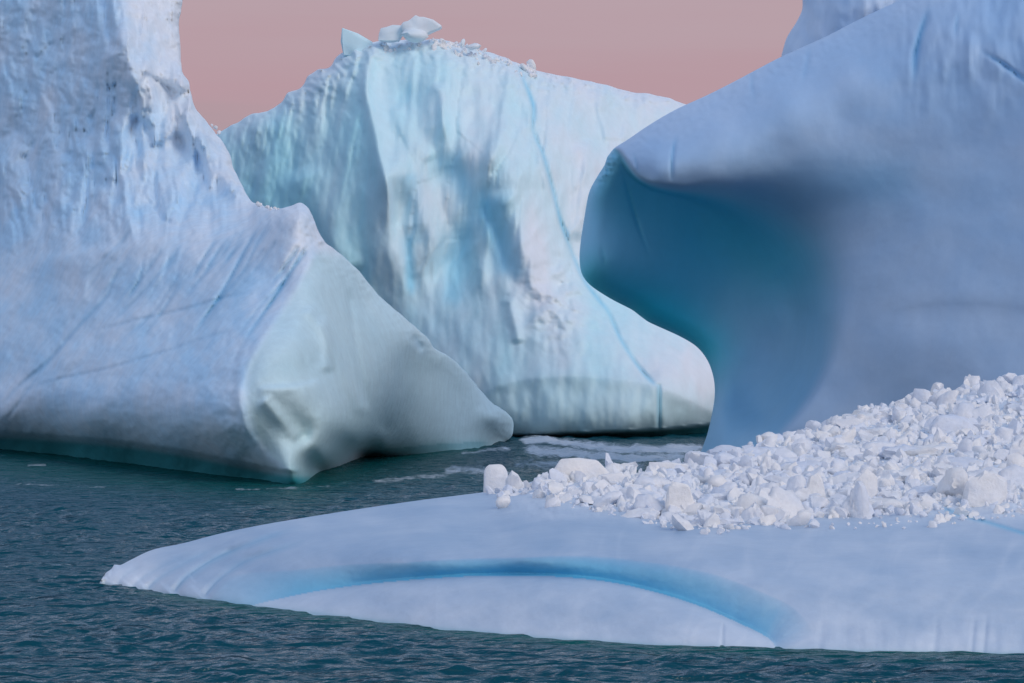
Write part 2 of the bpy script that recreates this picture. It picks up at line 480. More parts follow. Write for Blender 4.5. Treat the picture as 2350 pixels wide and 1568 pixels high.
far_poly = [(380, 420), (420, 380), (470, 330), (505, 302), (540, 283), (580, 262), (615, 254), (645, 235), (662, 212), (688, 205), (705, 178), (728, 160), (755, 156), (772, 132), (792, 120), (830, 105), (857, 97), (880, 92), (930, 92), (1000, 90), (1060, 102), (1110, 117), (1160, 133), (1190, 147), (1215, 158), (1290, 174), (1370, 191), (1440, 209), (1500, 218), (1545, 229), (1575, 240), (1650, 264), (1730, 300), (1790, 380), (1810, 600), (1800, 850), (1780, 1000), (1700, 1045), (1000, 1045), (700, 1045), (500, 1000), (400, 700)]
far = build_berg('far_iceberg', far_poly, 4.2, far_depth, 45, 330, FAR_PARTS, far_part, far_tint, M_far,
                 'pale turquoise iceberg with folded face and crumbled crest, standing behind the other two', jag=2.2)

# ================================================================== LEFT ICEBERG
LW = [(-150, 1018), (0, 1032), (150, 1047), (300, 1066), (450, 1086), (600, 1103), (700, 1109), (735, 1080), (790, 1065), (835, 1047), (900, 1046), (1000, 1037), (1100, 1026), (1165, 1013)]
left_base = tps([
    (-150, -200, 315), (0, -200, 305), (300, -200, 285), (400, -100, 282), (0, 100, 298), (150, 100, 283), (300, 100, 268), (400, 100, 274),
    (0, 300, 292), (150, 300, 276), (300, 300, 264), (430, 300, 262), (500, 330, 262),
    (-150, 500, 300), (0, 500, 284), (150, 500, 264), (300, 500, 251), (450, 490, 246), (570, 470, 245),
    (0, 620, 276), (200, 620, 252), (400, 600, 237), (560, 580, 226), (690, 490, 222), (640, 500, 224), (740, 560, 221),
    (-150, 760, 283), (0, 760, 265), (200, 750, 244), (400, 740, 227), (540, 720, 215), (640, 650, 216),
    (0, 880, 258), (200, 880, 235), (400, 860, 216), (520, 840, 206.5),
    (-150, 960, 278), (0, 960, 256), (200, 965, 234), (400, 980, 214.5), (520, 990, 204.5),
    (570, 870, 202.5), (610, 800, 203.8), (700, 660, 213), (620, 960, 202.3), (650, 1040, 203), (700, 1000, 204.4), (740, 1050, 209), (800, 900, 212.5), (800, 700, 222), (860, 800, 225), (820, 1010, 224), (940, 790, 236), (930, 880, 237), (880, 980, 236), (850, 680, 231),
    (960, 900, 245), (1000, 850, 255), (1050, 900, 267), (1050, 980, 268), (950, 980, 248), (880, 1020, 242), (960, 1015, 254), (1060, 1008, 270), (1140, 960, 277), (1100, 930, 274)]
    + [(a, b, wline(b)) for a, b in LW] + [(a, b + 45, wline(b) + 2) for a, b in LW[:6:2]] + [(900, 1085, 262), (1100, 1065, 272)])
L_BELLY = [(-260, 978), (0, 990), (150, 1000), (300, 1014), (450, 1038), (560, 1060), (640, 1076), (700, 1082), (745, 1078)]
L_CREASE = [(742, 548), (700, 620), (650, 700), (600, 775), (565, 835), (552, 880), (556, 940), (575, 1000), (610, 1050), (650, 1080)]
L_REAR = [(992, 792), (965, 800), (940, 860), (905, 930), (868, 985), (830, 1044)]
STRIAE = [([(600, 512), (560, 580), (520, 655), (470, 730), (425, 795)], 1.0), ([(622, 508), (590, 560), (560, 620), (505, 690), (470, 740)], .7), ([(640, 545), (600, 600), (560, 650)], .5),
          ([(705, 565), (668, 620), (625, 690), (570, 770), (545, 810)], .9), ([(690, 560), (655, 610), (612, 665)], .6), ([(500, 545), (470, 590), (435, 650)], .8), ([(530, 540), (480, 610), (470, 640)], .5),
          ([(272, 620), (245, 680), (180, 750), (110, 830), (40, 890), (-20, 960)], .7), ([(592, 668), (520, 682), (440, 705), (380, 720), (290, 740), (190, 768)], .35), ([(570, 750), (470, 775), (400, 800), (250, 845), (100, 880), (0, 925)], .3),
          ([(330, 590), (320, 640), (290, 690)], .4), ([(420, 610), (380, 680), (330, 740), (270, 790)], .4), ([(90, 860), (40, 930), (0, 980)], .4), ([(660, 640), (600, 700), (540, 780)], .45)]
_sr = np.random.default_rng(21)
for _k in range(26):
    _u, _v = _sr.uniform(300, 715), _sr.uniform(520, 620)
    _p = [(_u, _v + .0)]; _n = int(_sr.integers(2, 6)); _t = _sr.uniform(50, 62)
    for _j in range(_n):
        _d = _sr.uniform(34, 60); _t -= _sr.uniform(0, 3.5)
        _p.append((_p[-1][0] - _d * math.cos(R(_t)), _p[-1][1] + _d * math.sin(R(_t))))
    if _p[-1][1] < 850: STRIAE.append((_p, float(_sr.uniform(.15, .5))))
def left_depth(u, v, ds):
    y = left_base(u, v)
    y = y + 3.2 * (1 - dome(ds / 40)) * sstep(1060, 1000, v)
    # tall cliff: flutes, ledges, broken plates
    cl = sstep(600, 470, v + 0.12 * (u - 300)) 
    wx = u + 22 * fbm(u / 130, v / 130, 3, 50); wv = v + 30 * fbm(u / 140, v / 120, 3, 51)
    y += cl * (1.5 * ridged(wx / 95, wv / 380, 3, 12) * sstep(120, 420, v) + .8 * np.abs(fbm(u / 40 + .3 * wx / 60, wv / 260, 4, 25, .55)) + .6 * ridged(wx / 58, wv / 210, 4, 15, .5) + 0.5 * fbm(wx / 44, wv / 80, 4, 18, .45) + .5 * np.abs(fbm((u + .5 * v) / 90, (v - .3 * u) / 60, 4, 19, .55)))
    y += cl * (.25 * plates((u + .4 * wx) / 78, (v + .3 * wv) / 150, 3) + .15 * plates((u + .3 * wx) / 34, (v + .2 * wv) / 60, 5)) * sstep(-100, 200, v)
    # bulging rib lit on its right-hand side
    y += cl * ridge(u, v, [(265, -100), (262, 20), (280, 110), (330, 200), (365, 300)], 42, -4.0, .05, .3)
    y += cl * ridge(u, v, [(225, -80), (245, 40), (262, 130)], 13, 2.2)
    y += ridge(u, v, [(385, 130), (430, 205), (445, 290), (500, 380), (560, 470)], 24, -2.6, .15, .1)
    y += scarp(u, v, [(330, 165), (395, 200), (445, 215)], 6, 2.4, 45, .1, .1)
    y += scarp(u, v, [(300, 260), (345, 290), (355, 330), (420, 300)], 7, 1.8, 40, .1, .1)
    y += ridge(u, v, [(470, 300), (420, 400), (395, 490)], 18, -1.8) + ridge(u, v, [(500, 380), (480, 440), (520, 520)], 16, -1.2)
    y += blob(u, v, 450, 440, 38, 60, 2.4, 10) + blob(u, v, 430, 350, 30, 50, 2.0)
    for p, a, w in (([(300, 330), (275, 420), (255, 500)], 2.4, 11), ([(215, 340), (200, 430), (190, 500), (175, 560)], 2.0, 10), ([(120, 400), (100, 480), (85, 570)], 1.8, 10), ([(330, 430), (345, 470), (385, 510), (450, 525)], 1.6, 8), ([(255, 330), (268, 380), (262, 450)], 1.4, 8), ([(370, 330), (355, 400), (340, 450)], 1.2, 8)):
        y += vee(wx * .3 + u * .7, v, p, w + 3, a * .6, .3, .35)
    # toe of the cliff steps out on the ramp
    y += scarp(u, v, [(60, 600), (180, 580), (300, 560), (380, 528), (470, 515), (560, 505)], 10, -1.2, 50, .2, .2)
    # ramp striae
    rp = sstep(480, 580, v + .1 * (u - 500)) * sstep(0, 40, 900 - v)
    face = sstep(-25, 10, u - np.interp(v, [540, 620, 700, 775, 835, 880, 940, 1000, 1050, 1085], [742, 700, 650, 600, 565, 552, 556, 575, 610, 655])) * sstep(530, 560, v)
    rp = rp * (1 - face)
    for p, a in STRIAE:
        y += vee(u, v, p, 5 + 5 * a, 0.75 * a, .15, .3) * (1 + .5 * pnoise((u + v) / 40, v / 60, 62)) + scarp(u, v, p, 6, 0, 26, .15, .3, 0.3 * a)
    sx = (u + 0.62 * v); sy = (v - .62 * u)
    y += rp * (0.42 * ridged(sx / 75 + .5 * pnoise(u / 120, v / 120, 61), sy / 480, 3, 60) + 0.09 * fbm(sx / 14, sy / 200, 2, 66))
    # small plateau and knob
    y += blob(u, v, 690, 492, 34, 26, -1.6)
    y += ridge(u, v, [(722, 505), (742, 560)], 10, -1.0)
    # belly rolls under
    d, s, t = Line(L_BELLY)(u, v)
    y += np.where(s > 0, 1 - np.exp(-d / 14), -0.35 * (1 - np.exp(-d / 40)) * np.exp(-(d / 110) ** 2)) * 2.2 * ends(t, .0, .12)
    # rim of the end facet
    y += ridge(u, v, L_CREASE, 13, -0.5, .15, .12)
    y += scarp(u, v, L_CREASE, 9, 0, 40, .15, .2, .4)
    # hollows in the end facet
    y += blob(u, v, 672, 842, 70, 38, .6, -6)
    y += scarp(u, v, [(585, 888), (640, 887), (700, 880), (748, 866)], 6, -.4, 34, .15, .2, 0.3)
    y += ridge(u, v, [(600, 910), (640, 960), (690, 1010)], 16, -.5)
    y += ridge(u, v, [(735, 720), (765, 800), (800, 880), (840, 960)], 16, -1.0)
    y += ridge(u, v, [(700, 700), (745, 770), (750, 860)], 14, -0.9)
    y += vee(u, v, [(800, 660), (812, 760), (830, 860), (845, 950)], 16, 0.9)
    fc = sstep(545, 600, u) * sstep(1000, 900, u) * sstep(560, 680, v)
    y += fc * (0.16 * fbm(u / 80, v / 140, 2, 70) + .015 * fbm(u / 14, v / 18, 3, 73))
    y += scarp(u, v, L_REAR, 8, .5, 60, .15, .2)
    y += vee(u, v, [(948, 768), (962, 790), (970, 810)], 16, 1.6, .3, .3)
    # knobbly end of the rear lobe
    y += blob(u, v, 1155, 985, 26, 30, -1.4) + sstep(1110, 1170, u) * .4 * fbm(u / 9, v / 9, 3, 80)
    y += np.exp(-ds / 22) * 0.7 * fbm(u / 14, v / 14, 3, 77) * sstep(1000, 700, v)
    y += (0.28 * fbm(u / 60, v / 60, 3, 81) + .05 * fbm(u / 13, v / 13, 3, 84)) * (1 - .75 * face)
    return y
def left_tint(u, v, ds):
    blue = np.zeros_like(u); teal = np.zeros_like(u)
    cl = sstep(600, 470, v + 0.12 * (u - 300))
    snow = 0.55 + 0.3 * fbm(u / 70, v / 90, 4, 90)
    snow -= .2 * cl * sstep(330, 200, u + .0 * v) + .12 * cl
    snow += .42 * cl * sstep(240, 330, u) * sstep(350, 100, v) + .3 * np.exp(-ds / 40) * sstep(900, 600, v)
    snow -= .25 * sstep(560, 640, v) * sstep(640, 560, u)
    for p, a in STRIAE: blue += vee(u, v, p, 6 + 4 * a, .62 * a, .15, .3)
    fac = sstep(552, 580, u - np.interp(v, [540, 620, 700, 775, 835, 880, 940, 1000, 1050, 1080], [182, 140, 90, 42, 5, 0, 5, 25, 60, 100])) * sstep(540, 600, v)
    teal += blob(u, v, 672, 842, 62, 34, .10, -6)
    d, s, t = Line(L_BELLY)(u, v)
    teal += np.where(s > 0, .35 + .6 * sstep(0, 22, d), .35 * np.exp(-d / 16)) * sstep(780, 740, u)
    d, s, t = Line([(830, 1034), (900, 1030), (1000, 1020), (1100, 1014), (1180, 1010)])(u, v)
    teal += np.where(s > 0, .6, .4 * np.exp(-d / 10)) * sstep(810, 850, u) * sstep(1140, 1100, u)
    blue += blob(u, v, 962, 790, 12, 22, .3, -30)
    pale = .85 * fac * sstep(545, 600, v) + sstep(900, 1000, u) * .4 * sstep(800, 850, v) + .25 * sstep(900, 1010, v)
    return np.clip(np.stack([blue, teal, snow, pale], 1), 0, 1)
LEFT_PARTS = [('cliff', 'tall rough snowy wall with vertical flutes'), ('ramp', 'sloping blue white ice scored by diagonal grooves'), ('belly', 'smooth rounded lower hull'), ('end_face', 'pale green facet with scooped hollows'), ('rear_lobe', 'smooth grey green lobe tapering to a knob'), ('waterline_notch', 'dark teal undercut at the waterline')]
def left_part(u, v):
    lab = np.zeros(len(u), int)
    toe = np.interp(u, [-300, 60, 180, 300, 380, 470, 600, 760], [620, 600, 580, 560, 528, 510, 468, 440])
    lab[v > toe] = 1
    bel = np.interp(u, [-300, 0, 100, 250, 400, 470, 570, 1200], [1000, 925, 880, 845, 800, 775, 750, 700])
    lab[v > bel] = 2
    cr = np.interp(v, [540, 620, 700, 775, 835, 880, 940, 1000, 1050, 1085], [742, 700, 650, 600, 565, 552, 556, 575, 610, 655])
    lab[(u > cr) & (v > 548)] = 3
    rr = np.interp(v, [785, 800, 860, 930, 985, 1044], [994, 965, 940, 905, 868, 826])
    lab[(u > rr) & (v > 785)] = 4
    d, s, t = Line(L_BELLY)(u, v); lab[(s > 0) & (v > 980) & (u < 760)] = 5
    return lab
left_poly = [(-250, -320), (200, -420), (380, -300), (415, -120), (418, 0), (415, 30), (410, 52), (413, 90), (415, 140), (419, 166), (432, 186), (440, 220), (447, 246), (466, 270), (490, 300), (511, 326), (528, 356), (536, 386), (556, 426), (575, 460), (598, 470), (622, 479), (650, 478), (675, 470), (690, 466), (708, 478), (722, 508), (733, 535), (748, 558), (790, 590), (830, 630), (862, 670), (900, 705), (945, 744), (984, 778), (994, 796), (1040, 826), (1080, 868), (1105, 898), (1130, 925), (1160, 945), (1175, 962), (1178, 985), (1172, 1004), (1152, 1019), (1120, 1050), (900, 1080), (720, 1140), (500, 1135), (200, 1110), (-250, 1080)]
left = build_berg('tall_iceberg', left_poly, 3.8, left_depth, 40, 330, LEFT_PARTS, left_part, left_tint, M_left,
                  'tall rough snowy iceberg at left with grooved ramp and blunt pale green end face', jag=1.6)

# ================================================================== RIGHT ICEBERG
RO = 20.0
outer_base = tps([(a, b, c + RO) for a, b, c in [
    (1420, 345, 185), (1440, 375, 182.5), (1500, 360, 180), (1500, 410, 179.5), (1650, 300, 178.8), (1640, 410, 178), (1800, 230, 177.8), (1780, 340, 176.9), (1950, 170, 176.8), (1930, 270, 175.5), (2150, 80, 174), (2120, 200, 172.6), (2350, 50, 170), (2350, 180, 167.3), (2550, 0, 166),
    (1500, 300, 184), (1650, 220, 184), (1800, 140, 183.5), (1950, 65, 183), (2200, -120, 184), (2500, -220, 184),
    (1480, 412, 181), (1560, 436, 179.5), (1650, 446, 179), (1750, 470, 179.3), (1900, 430, 176.2), (2050, 400, 173.1), (2200, 350, 170.0), (2350, 300, 166.3), (2550, 300, 160.5),
    (1850, 540, 180), (1950, 600, 176.5), (2100, 600, 171.2), (2350, 600, 163.5), (1930, 750, 176.3), (2100, 800, 169), (2350, 800, 161.5), (2550, 800, 156),
    (1900, 900, 176.5), (2050, 950, 171), (2350, 950, 160), (1850, 1000, 177), (2000, 1100, 172), (2350, 1120, 160), (1750, 1150, 182)]])
cave_base = tps([(a, b, (c if c < 190 else 190 + (c - 190) * .75) + RO) for a, b, c in [
    (1410, 350, 187), (1370, 450, 190), (1340, 550, 191), (1400, 600, 190.5), (1470, 500, 193), (1500, 600, 194), (1600, 500, 196), (1600, 600, 197.5), (1720, 540, 196), (1800, 600, 194), (1870, 640, 188),
    (1380, 650, 192.5), (1450, 690, 197), (1550, 740, 200), (1650, 700, 199.5), (1780, 720, 195), (1860, 720, 190), (1895, 720, 182.5), (1700, 830, 197), (1800, 840, 194), (1860, 850, 187), (1620, 820, 200), (1650, 950, 194), (1750, 950, 191), (1810, 950, 184), (1600, 1080, 193), (1780, 1010, 180.5), (1700, 1150, 186), (1900, 600, 182), (1880, 540, 183)]])
R_LIP = Line([(1370, 300), (1400, 330), (1414, 342), (1428, 358), (1447, 390), (1468, 412), (1502, 428), (1548, 438), (1620, 447), (1700, 464), (1780, 492), (1840, 530), (1880, 580), (1902, 640), (1912, 700), (1910, 770), (1896, 830), (1866, 890), (1826, 950), (1780, 1005), (1730, 1070), (1690, 1200)])
def cave_mask(u, v, k=1.0):
    d, s, t = R_LIP(u, v)
    w = np.interp(t, [0, .12, .2, .28, .36, .45, .54, .6, .68, .8, 1], [3, 3, 6, 20, 45, 75, 50, 24, 11, 8, 8]) * k
    return 0.5 * (1 + np.tanh(s * d / w))
R_CRACKS = [([(1556, 300), (1546, 340), (1541, 390), (1545, 434)], 7, .5, .5), ([(1418, 362), (1432, 410), (1450, 470), (1472, 540), (1500, 612)], 6, .45, .4),
            ([(2140, 0), (2118, 60), (2102, 120), (2098, 180), (2095, 215)], 13, 1.1, .8), ([(2238, 110), (2290, 140), (2360, 190), (2400, 210)], 9, .7, .6), ([(1452, 345), (1462, 380), (1470, 408)], 6, .35, .3), ([(1380, 560), (1388, 620)], 5, .3, .25),
            ([(1740, 130), (1725, 190), (1735, 240)], 9, .35, .25), ([(1860, 90), (1850, 150), (1838, 205)], 10, .3, .2), ([(2200, 20), (2190, 90)], 8, .4, .3)]
def right_depth(u, v, ds):
    m = cave_mask(u, v)
    y = outer_base(u, v) * (1 - m) + cave_base(u, v) * m
    y += 3.0 * (1 - dome(ds / 45))
    for p, w, a, b in R_CRACKS: y += vee(u, v, p, w, a * .6, .4, .45)
    y += sstep(330, 80, v) * sstep(1950, 2150, u) * (0.45 * fbm(u / 70, v / 130, 3, 100) + .10 * ridged(u / 30, v / 160, 2, 104))
    y += scarp(u, v, [(1960, 740), (2080, 712), (2200, 700), (2350, 712), (2550, 760)], 26, 0.45, 90, .3, .05)
    y += (1 - m) * np.exp(-ds / 26) * .35 * fbm(u / 18, v / 12, 3, 108) + np.exp(-ds / 14) * sstep(1450, 1390, u) * sstep(460, 400, v) * .9 * fbm(u / 9, v / 9, 3, 109)
    y += .14 * fbm(u / 150, v / 150, 2, 110) + .012 * ridged((u + .25 * v) / 46, v / 420, 2, 112) * (1 - m) + .012 * fbm(u / 24, v / 24, 3, 111)
    return y
def right_tint(u, v, ds):
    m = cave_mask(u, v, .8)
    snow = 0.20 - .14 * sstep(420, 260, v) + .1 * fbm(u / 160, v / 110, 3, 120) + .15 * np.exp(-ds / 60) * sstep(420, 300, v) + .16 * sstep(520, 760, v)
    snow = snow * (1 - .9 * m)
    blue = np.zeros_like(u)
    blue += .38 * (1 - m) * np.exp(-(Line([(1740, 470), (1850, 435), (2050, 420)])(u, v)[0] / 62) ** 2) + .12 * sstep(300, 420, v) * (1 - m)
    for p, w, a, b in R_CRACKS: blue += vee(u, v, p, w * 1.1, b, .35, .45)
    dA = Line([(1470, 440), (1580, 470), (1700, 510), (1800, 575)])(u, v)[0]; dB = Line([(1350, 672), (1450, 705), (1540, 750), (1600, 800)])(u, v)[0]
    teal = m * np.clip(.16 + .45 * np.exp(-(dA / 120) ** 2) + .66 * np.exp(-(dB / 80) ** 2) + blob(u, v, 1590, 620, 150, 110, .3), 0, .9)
    return np.clip(np.stack([blue, teal, snow], 1), 0, 1)
RIGHT_PARTS = [('outer_face', 'broad smooth blue grey face'), ('cave', 'scooped dark teal hollow under the overhang'), ('overhang', 'rounded overhanging lip of lavender ice')]
def right_part(u, v):
    lab = np.zeros(len(u), int)
    lab[(u < 1800) & (v < 620)] = 2
    lab[cave_mask(u, v, .1) > .5] = 1
    return lab
right_poly = [(1410, 340), (1440, 321), (1490, 287), (1550, 252), (1620, 220), (1680, 190), (1740, 158), (1790, 132), (1850, 105), (1900, 82), (1950, 56), (2000, 31), (2050, 8), (2100, -18), (2200, -90), (2350, -170), (2650, -220), (2700, 300), (2700, 1000), (2650, 1180), (2200, 1200), (1560, 1190), (1578, 1140), (1590, 1100), (1606, 1045), (1622, 1000), (1633, 955), (1640, 910), (1638, 870), (1625, 830), (1600, 797), (1560, 772), (1490, 740), (1470, 726), (1450, 711), (1400, 685), (1355, 655), (1336, 630), (1330, 598), (1332, 560), (1341, 500), (1352, 442), (1371, 405), (1388, 378), (1393, 362), (1400, 352)]
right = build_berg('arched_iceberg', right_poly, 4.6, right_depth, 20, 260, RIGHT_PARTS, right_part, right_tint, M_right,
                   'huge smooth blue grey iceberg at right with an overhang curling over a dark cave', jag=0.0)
# the peak that stands up behind its shoulder
peak_base = tps([(1800, 130, 226), (1842, -20, 228), (1950, 0, 220), (2100, 0, 218), (1900, 150, 221), (2100, 200, 217), (1900, -250, 232), (2300, -100, 222)])
def peak_depth(u, v, ds):
    return peak_base(u, v) + 3 * (1 - dome(ds / 40)) + .7 * fbm(u / 60, v / 130, 3, 130) + .15 * fbm(u / 18, v / 30, 3, 131)
peak = build_berg('peak', [(1793, 132), (1796, 118), (1806, 86), (1826, 54), (1840, 26), (1842, 8), (1840, -30), (1850, -120), (1900, -260), (2050, -330), (2300, -300), (2400, 0), (2350, 260), (1900, 260), (1800, 180)], 6, peak_depth, 25, 160,
                  ['peak_face'], lambda u, v: np.zeros(len(u), int), lambda u, v, ds: np.clip(np.stack([u * 0, u * 0, .3 + .2 * fbm(u / 60, v / 90, 3, 133)], 1), 0, 1), M_right, None, None)
for ch in list(peak.children):
    ch.data.transform(Matrix.Translation(peak.location - right.location))
    ch.parent = right; ch.name = 'peak'
bpy.data.objects.remove(peak)

# ================================================================== LOW FLOE
FW = [(225, 1340), (240, 1341), (300, 1350), (430, 1371), (520, 1382), (600, 1393), (800, 1416), (1000, 1441), (1200, 1459), (1300, 1467), (1500, 1479), (1750, 1489), (2000, 1494), (2350, 1500), (2600, 1503)]
floe_base = tps([(a, b, wline(b)) for a, b in FW] + [(a, b + 35, wline(b) + .4) for a, b in FW] + [
    (300, 1288, 121), (400, 1255, 121), (550, 1218, 122), (700, 1190, 124), (900, 1160, 127), (1100, 1132, 130), (1300, 1090, 134), (1500, 1075, 138), (1600, 1058, 142), (1800, 1003, 150), (2000, 940, 156), (2200, 892, 160), (2400, 860, 164), (2600, 835, 167),
    (500, 1290, 116), (700, 1260, 115), (1000, 1220, 114), (1300, 1190, 114), (1600, 1230, 108.5), (1900, 1215, 110), (2200, 1195, 111), (2500, 1190, 111),
    (1400, 1150, 121), (1700, 1120, 126), (2000, 1080, 130), (2300, 1040, 133), (2550, 1040, 134),
    (480, 1355, 113), (600, 1330, 111), (900, 1285, 107.4), (1200, 1285, 103.9), (1500, 1322, 100.6), (1700, 1382, 97.8),
    (1850, 1440, 95.2), (1900, 1380, 97.5), (2200, 1350, 98), (2500, 1350, 97.8), (1980, 1445, 94.6), (2200, 1440, 94.4), (2500, 1440, 94.2),
    (800, 1375, 106.45), (1000, 1375, 103.5), (1200, 1385, 101.0), (1400, 1405, 98.95), (1600, 1440, 96.75)])
F_A = [(560, 1396), (600, 1384), (700, 1362), (800, 1346), (900, 1335), (1000, 1327), (1100, 1322), (1200, 1321), (1300, 1325), (1400, 1336), (1500, 1358), (1600, 1389), (1700, 1432), (1760, 1462), (1775, 1476), (1785, 1496)]
F_SCALLOP = [([(300, 1352), (330, 1325), (390, 1292), (450, 1265)], .5), ([(335, 1356), (370, 1325), (440, 1285), (520, 1250)], .8), ([(395, 1366), (430, 1325), (500, 1280), (600, 1240), (700, 1205)], 1.1), ([(465, 1374), (500, 1335), (560, 1292), (640, 1262), (730, 1232)], .8), ([(270, 1345), (285, 1322), (330, 1296)], .4), ([(440, 1330), (480, 1298), (560, 1255)], .4)]
F_CRACK = [(2150, 1160), (2200, 1180), (2280, 1203), (2360, 1228), (2450, 1262)]
def floe_depth(u, v, ds):
    y = floe_base(u, v)
    up = np.interp(u, [a for a, b in FW], [b for a, b in FW]) - v
    wv = np.interp(u, [a for a, b in FW], [b for a, b in FW])
    lin = H * FPX / (wv - HZ) + up * np.interp(u, [250, 500, 900, 1500, 2400], [.08, .044, .027, .027, .025]) + 2.2e-5 * np.maximum(up, 0) ** 2
    k = sstep(240, 120, up) * sstep(420, 620, u)
    y = y * (1 - k) + lin * k
    y += 3.0 * (1 - dome(ds / 26)) * sstep(1400, 1300, v + .09 * (1000 - u))
    d, s, t = Line(F_A)(u, v)
    bw = np.interp(t, [0, .1, .3, .5, .7, .85, 1], [80, 58, 41, 41, 60, 82, 92])
    amp = np.interp(t, [0, .06, .2, .45, .7, .9, .97, 1], [0, .5, 1.5, 2.0, 2.0, 1.8, 1.2, .0])
    above = 0.5 * (1 - np.tanh(s * d / 3.0))
    y += above * amp * np.clip(1 - d / bw, 0, 1) ** 1.25
    # rounded ledge below the slot, bulging towards the water
    below = 1 - above
    y += below * ends(t, .16, .06) * (0.9 * np.exp(-d / 10) - .25 * np.exp(-((d - 60) / 45) ** 2))
    for p, a in F_SCALLOP:
        y += vee(u, v, p, 15, 0.6 * a, .04, .3) + scarp(u, v, p, 6, 0, 26, .04, .3, .5 * a)
    y += vee(u, v, F_CRACK, 9, .5, .1, .05)
    # slight waves of the deck and melt flutes near the water
    y += .06 * fbm((u + .8 * v) / 110, (v - .3 * u) / 220, 2, 140)
    fr = sstep(1395, 1460, v) * sstep(1700, 1900, u)
    for c, w in ((1885, 10), (1945, 18), (2150, 9), (2235, 6), (2262, 6), (2345, 14)):
        y += fr * .13 * np.exp(-((u - c + .1 * (v - 1440)) / w) ** 2)
    y += fr * .07 * pnoise(u / 26, v / 90, 143)
    y += vee(u, v, [(1660, 1425), (1657, 1485)], 7, .14, .2, 0)
    # humped ground under the rubble
    rb = sstep(1215, 1150, v) * sstep(1080, 1300, u)
    y += rb * (1.0 * fbm(u / 70, v / 40, 4, 150) + .55 * fbm(u / 24, v / 17, 3, 154))
    y += np.exp(-ds / 9) * sstep(300, 220, u) * .5 * fbm(u / 10, v / 10, 2, 155)
    y += .010 * fbm(u / 20, v / 12, 3, 156) + .02 * fbm(u / 48, v / 30, 4, 157)
    return y
def floe_tint(u, v, ds):
    d, s, t = Line(F_A)(u, v)
    bw = np.interp(t, [0, .1, .3, .5, .7, .85, 1], [80, 58, 41, 41, 60, 82, 92])
    blue = np.where(s < 0, np.clip(1 - d / bw, 0, 1) ** .42, 0) * np.interp(t, [0, .1, .35, .6, .8, .96, 1], [.35, .7, .88, .9, .82, .7, 0])
    blue += vee(u, v, F_CRACK, 9, .6, .1, .05)
    for p, a in F_SCALLOP: blue += vee(u, v, p, 12, .2 * a, .08, .3)
    snow = .26 + .10 * fbm((u + v) / 160, (v - .3 * u) / 70, 3, 160) + .35 * sstep(420, 300, u) + .35 * sstep(1215, 1150, v) * sstep(1080, 1300, u)
    wl_v = np.interp(u, [a for a, b in FW], [b for a, b in FW])
    snow += .26 * np.exp(-np.maximum(wl_v - v, 0) / 70) + .16 * sstep(1350, 1800, u) + .12 * np.where(s > 0, 1, 0) * sstep(1300, 1360, v)
    snow += .10 * np.clip(fbm((u + .55 * v) / 60 + pnoise(u / 90, v / 90, 166), (v - .55 * u) / 170, 4, 165), 0, 1) * sstep(1100, 1300, u)
    teal = .35 * np.exp(-np.maximum(wl_v - v, 0) / 5)
    return np.clip(np.stack([blue, teal, snow], 1), 0, 1)
FLOE_PARTS = [('deck', 'smooth sloping lavender blue top'), ('blue_slot', 'deep blue slot arching above the ledge'), ('ledge', 'long pale lens shaped ledge at the waterline'), ('scalloped_snout', 'low ribbed tip dipping into the sea')]
def floe_part(u, v):
    lab = np.zeros(len(u), int)
    d, s, t = Line([(468, 1376), (500, 1335), (560, 1292), (640, 1262), (740, 1180)])(u, v)
    lab[(s < 0) & (u < 745)] = 3
    d, s, t = Line(F_A)(u, v)
    bw = np.interp(t, [0, .1, .3, .5, .7, .85, 1], [80, 58, 41, 41, 60, 82, 92]) * .92
    lab[(s < 0) & (d < bw) & (t > .01) & (t < .985) & (v > 1270)] = 1
    lab[(s >= 0) & (u < 1790) & (u > 560) & (v > 1315)] = 2
    return lab
floe_poly = [(226, 1352), (230, 1335), (244, 1314), (256, 1306), (262, 1296), (276, 1297), (300, 1285), (350, 1262), (420, 1247), (500, 1226), (600, 1205), (700, 1188), (800, 1172), (950, 1150), (1100, 1131), (1180, 1118), (1240, 1100), (1300, 1092), (1400, 1088), (1500, 1082), (1590, 1064), (1700, 1036), (1800, 1008), (1900, 975), (2000, 945), (2150, 907), (2350, 877), (2650, 832), (2680, 1200), (2650, 1545), (1700, 1530), (1000, 1482), (600, 1432), (300, 1390)]
floe = build_berg('low_ice_floe', floe_poly, 2.7, floe_depth, 26, 260, FLOE_PARTS, floe_part, floe_tint, M_floe,
                  'low smooth lavender ice floe in the foreground with an arching blue slot along its side', 'ice floe')

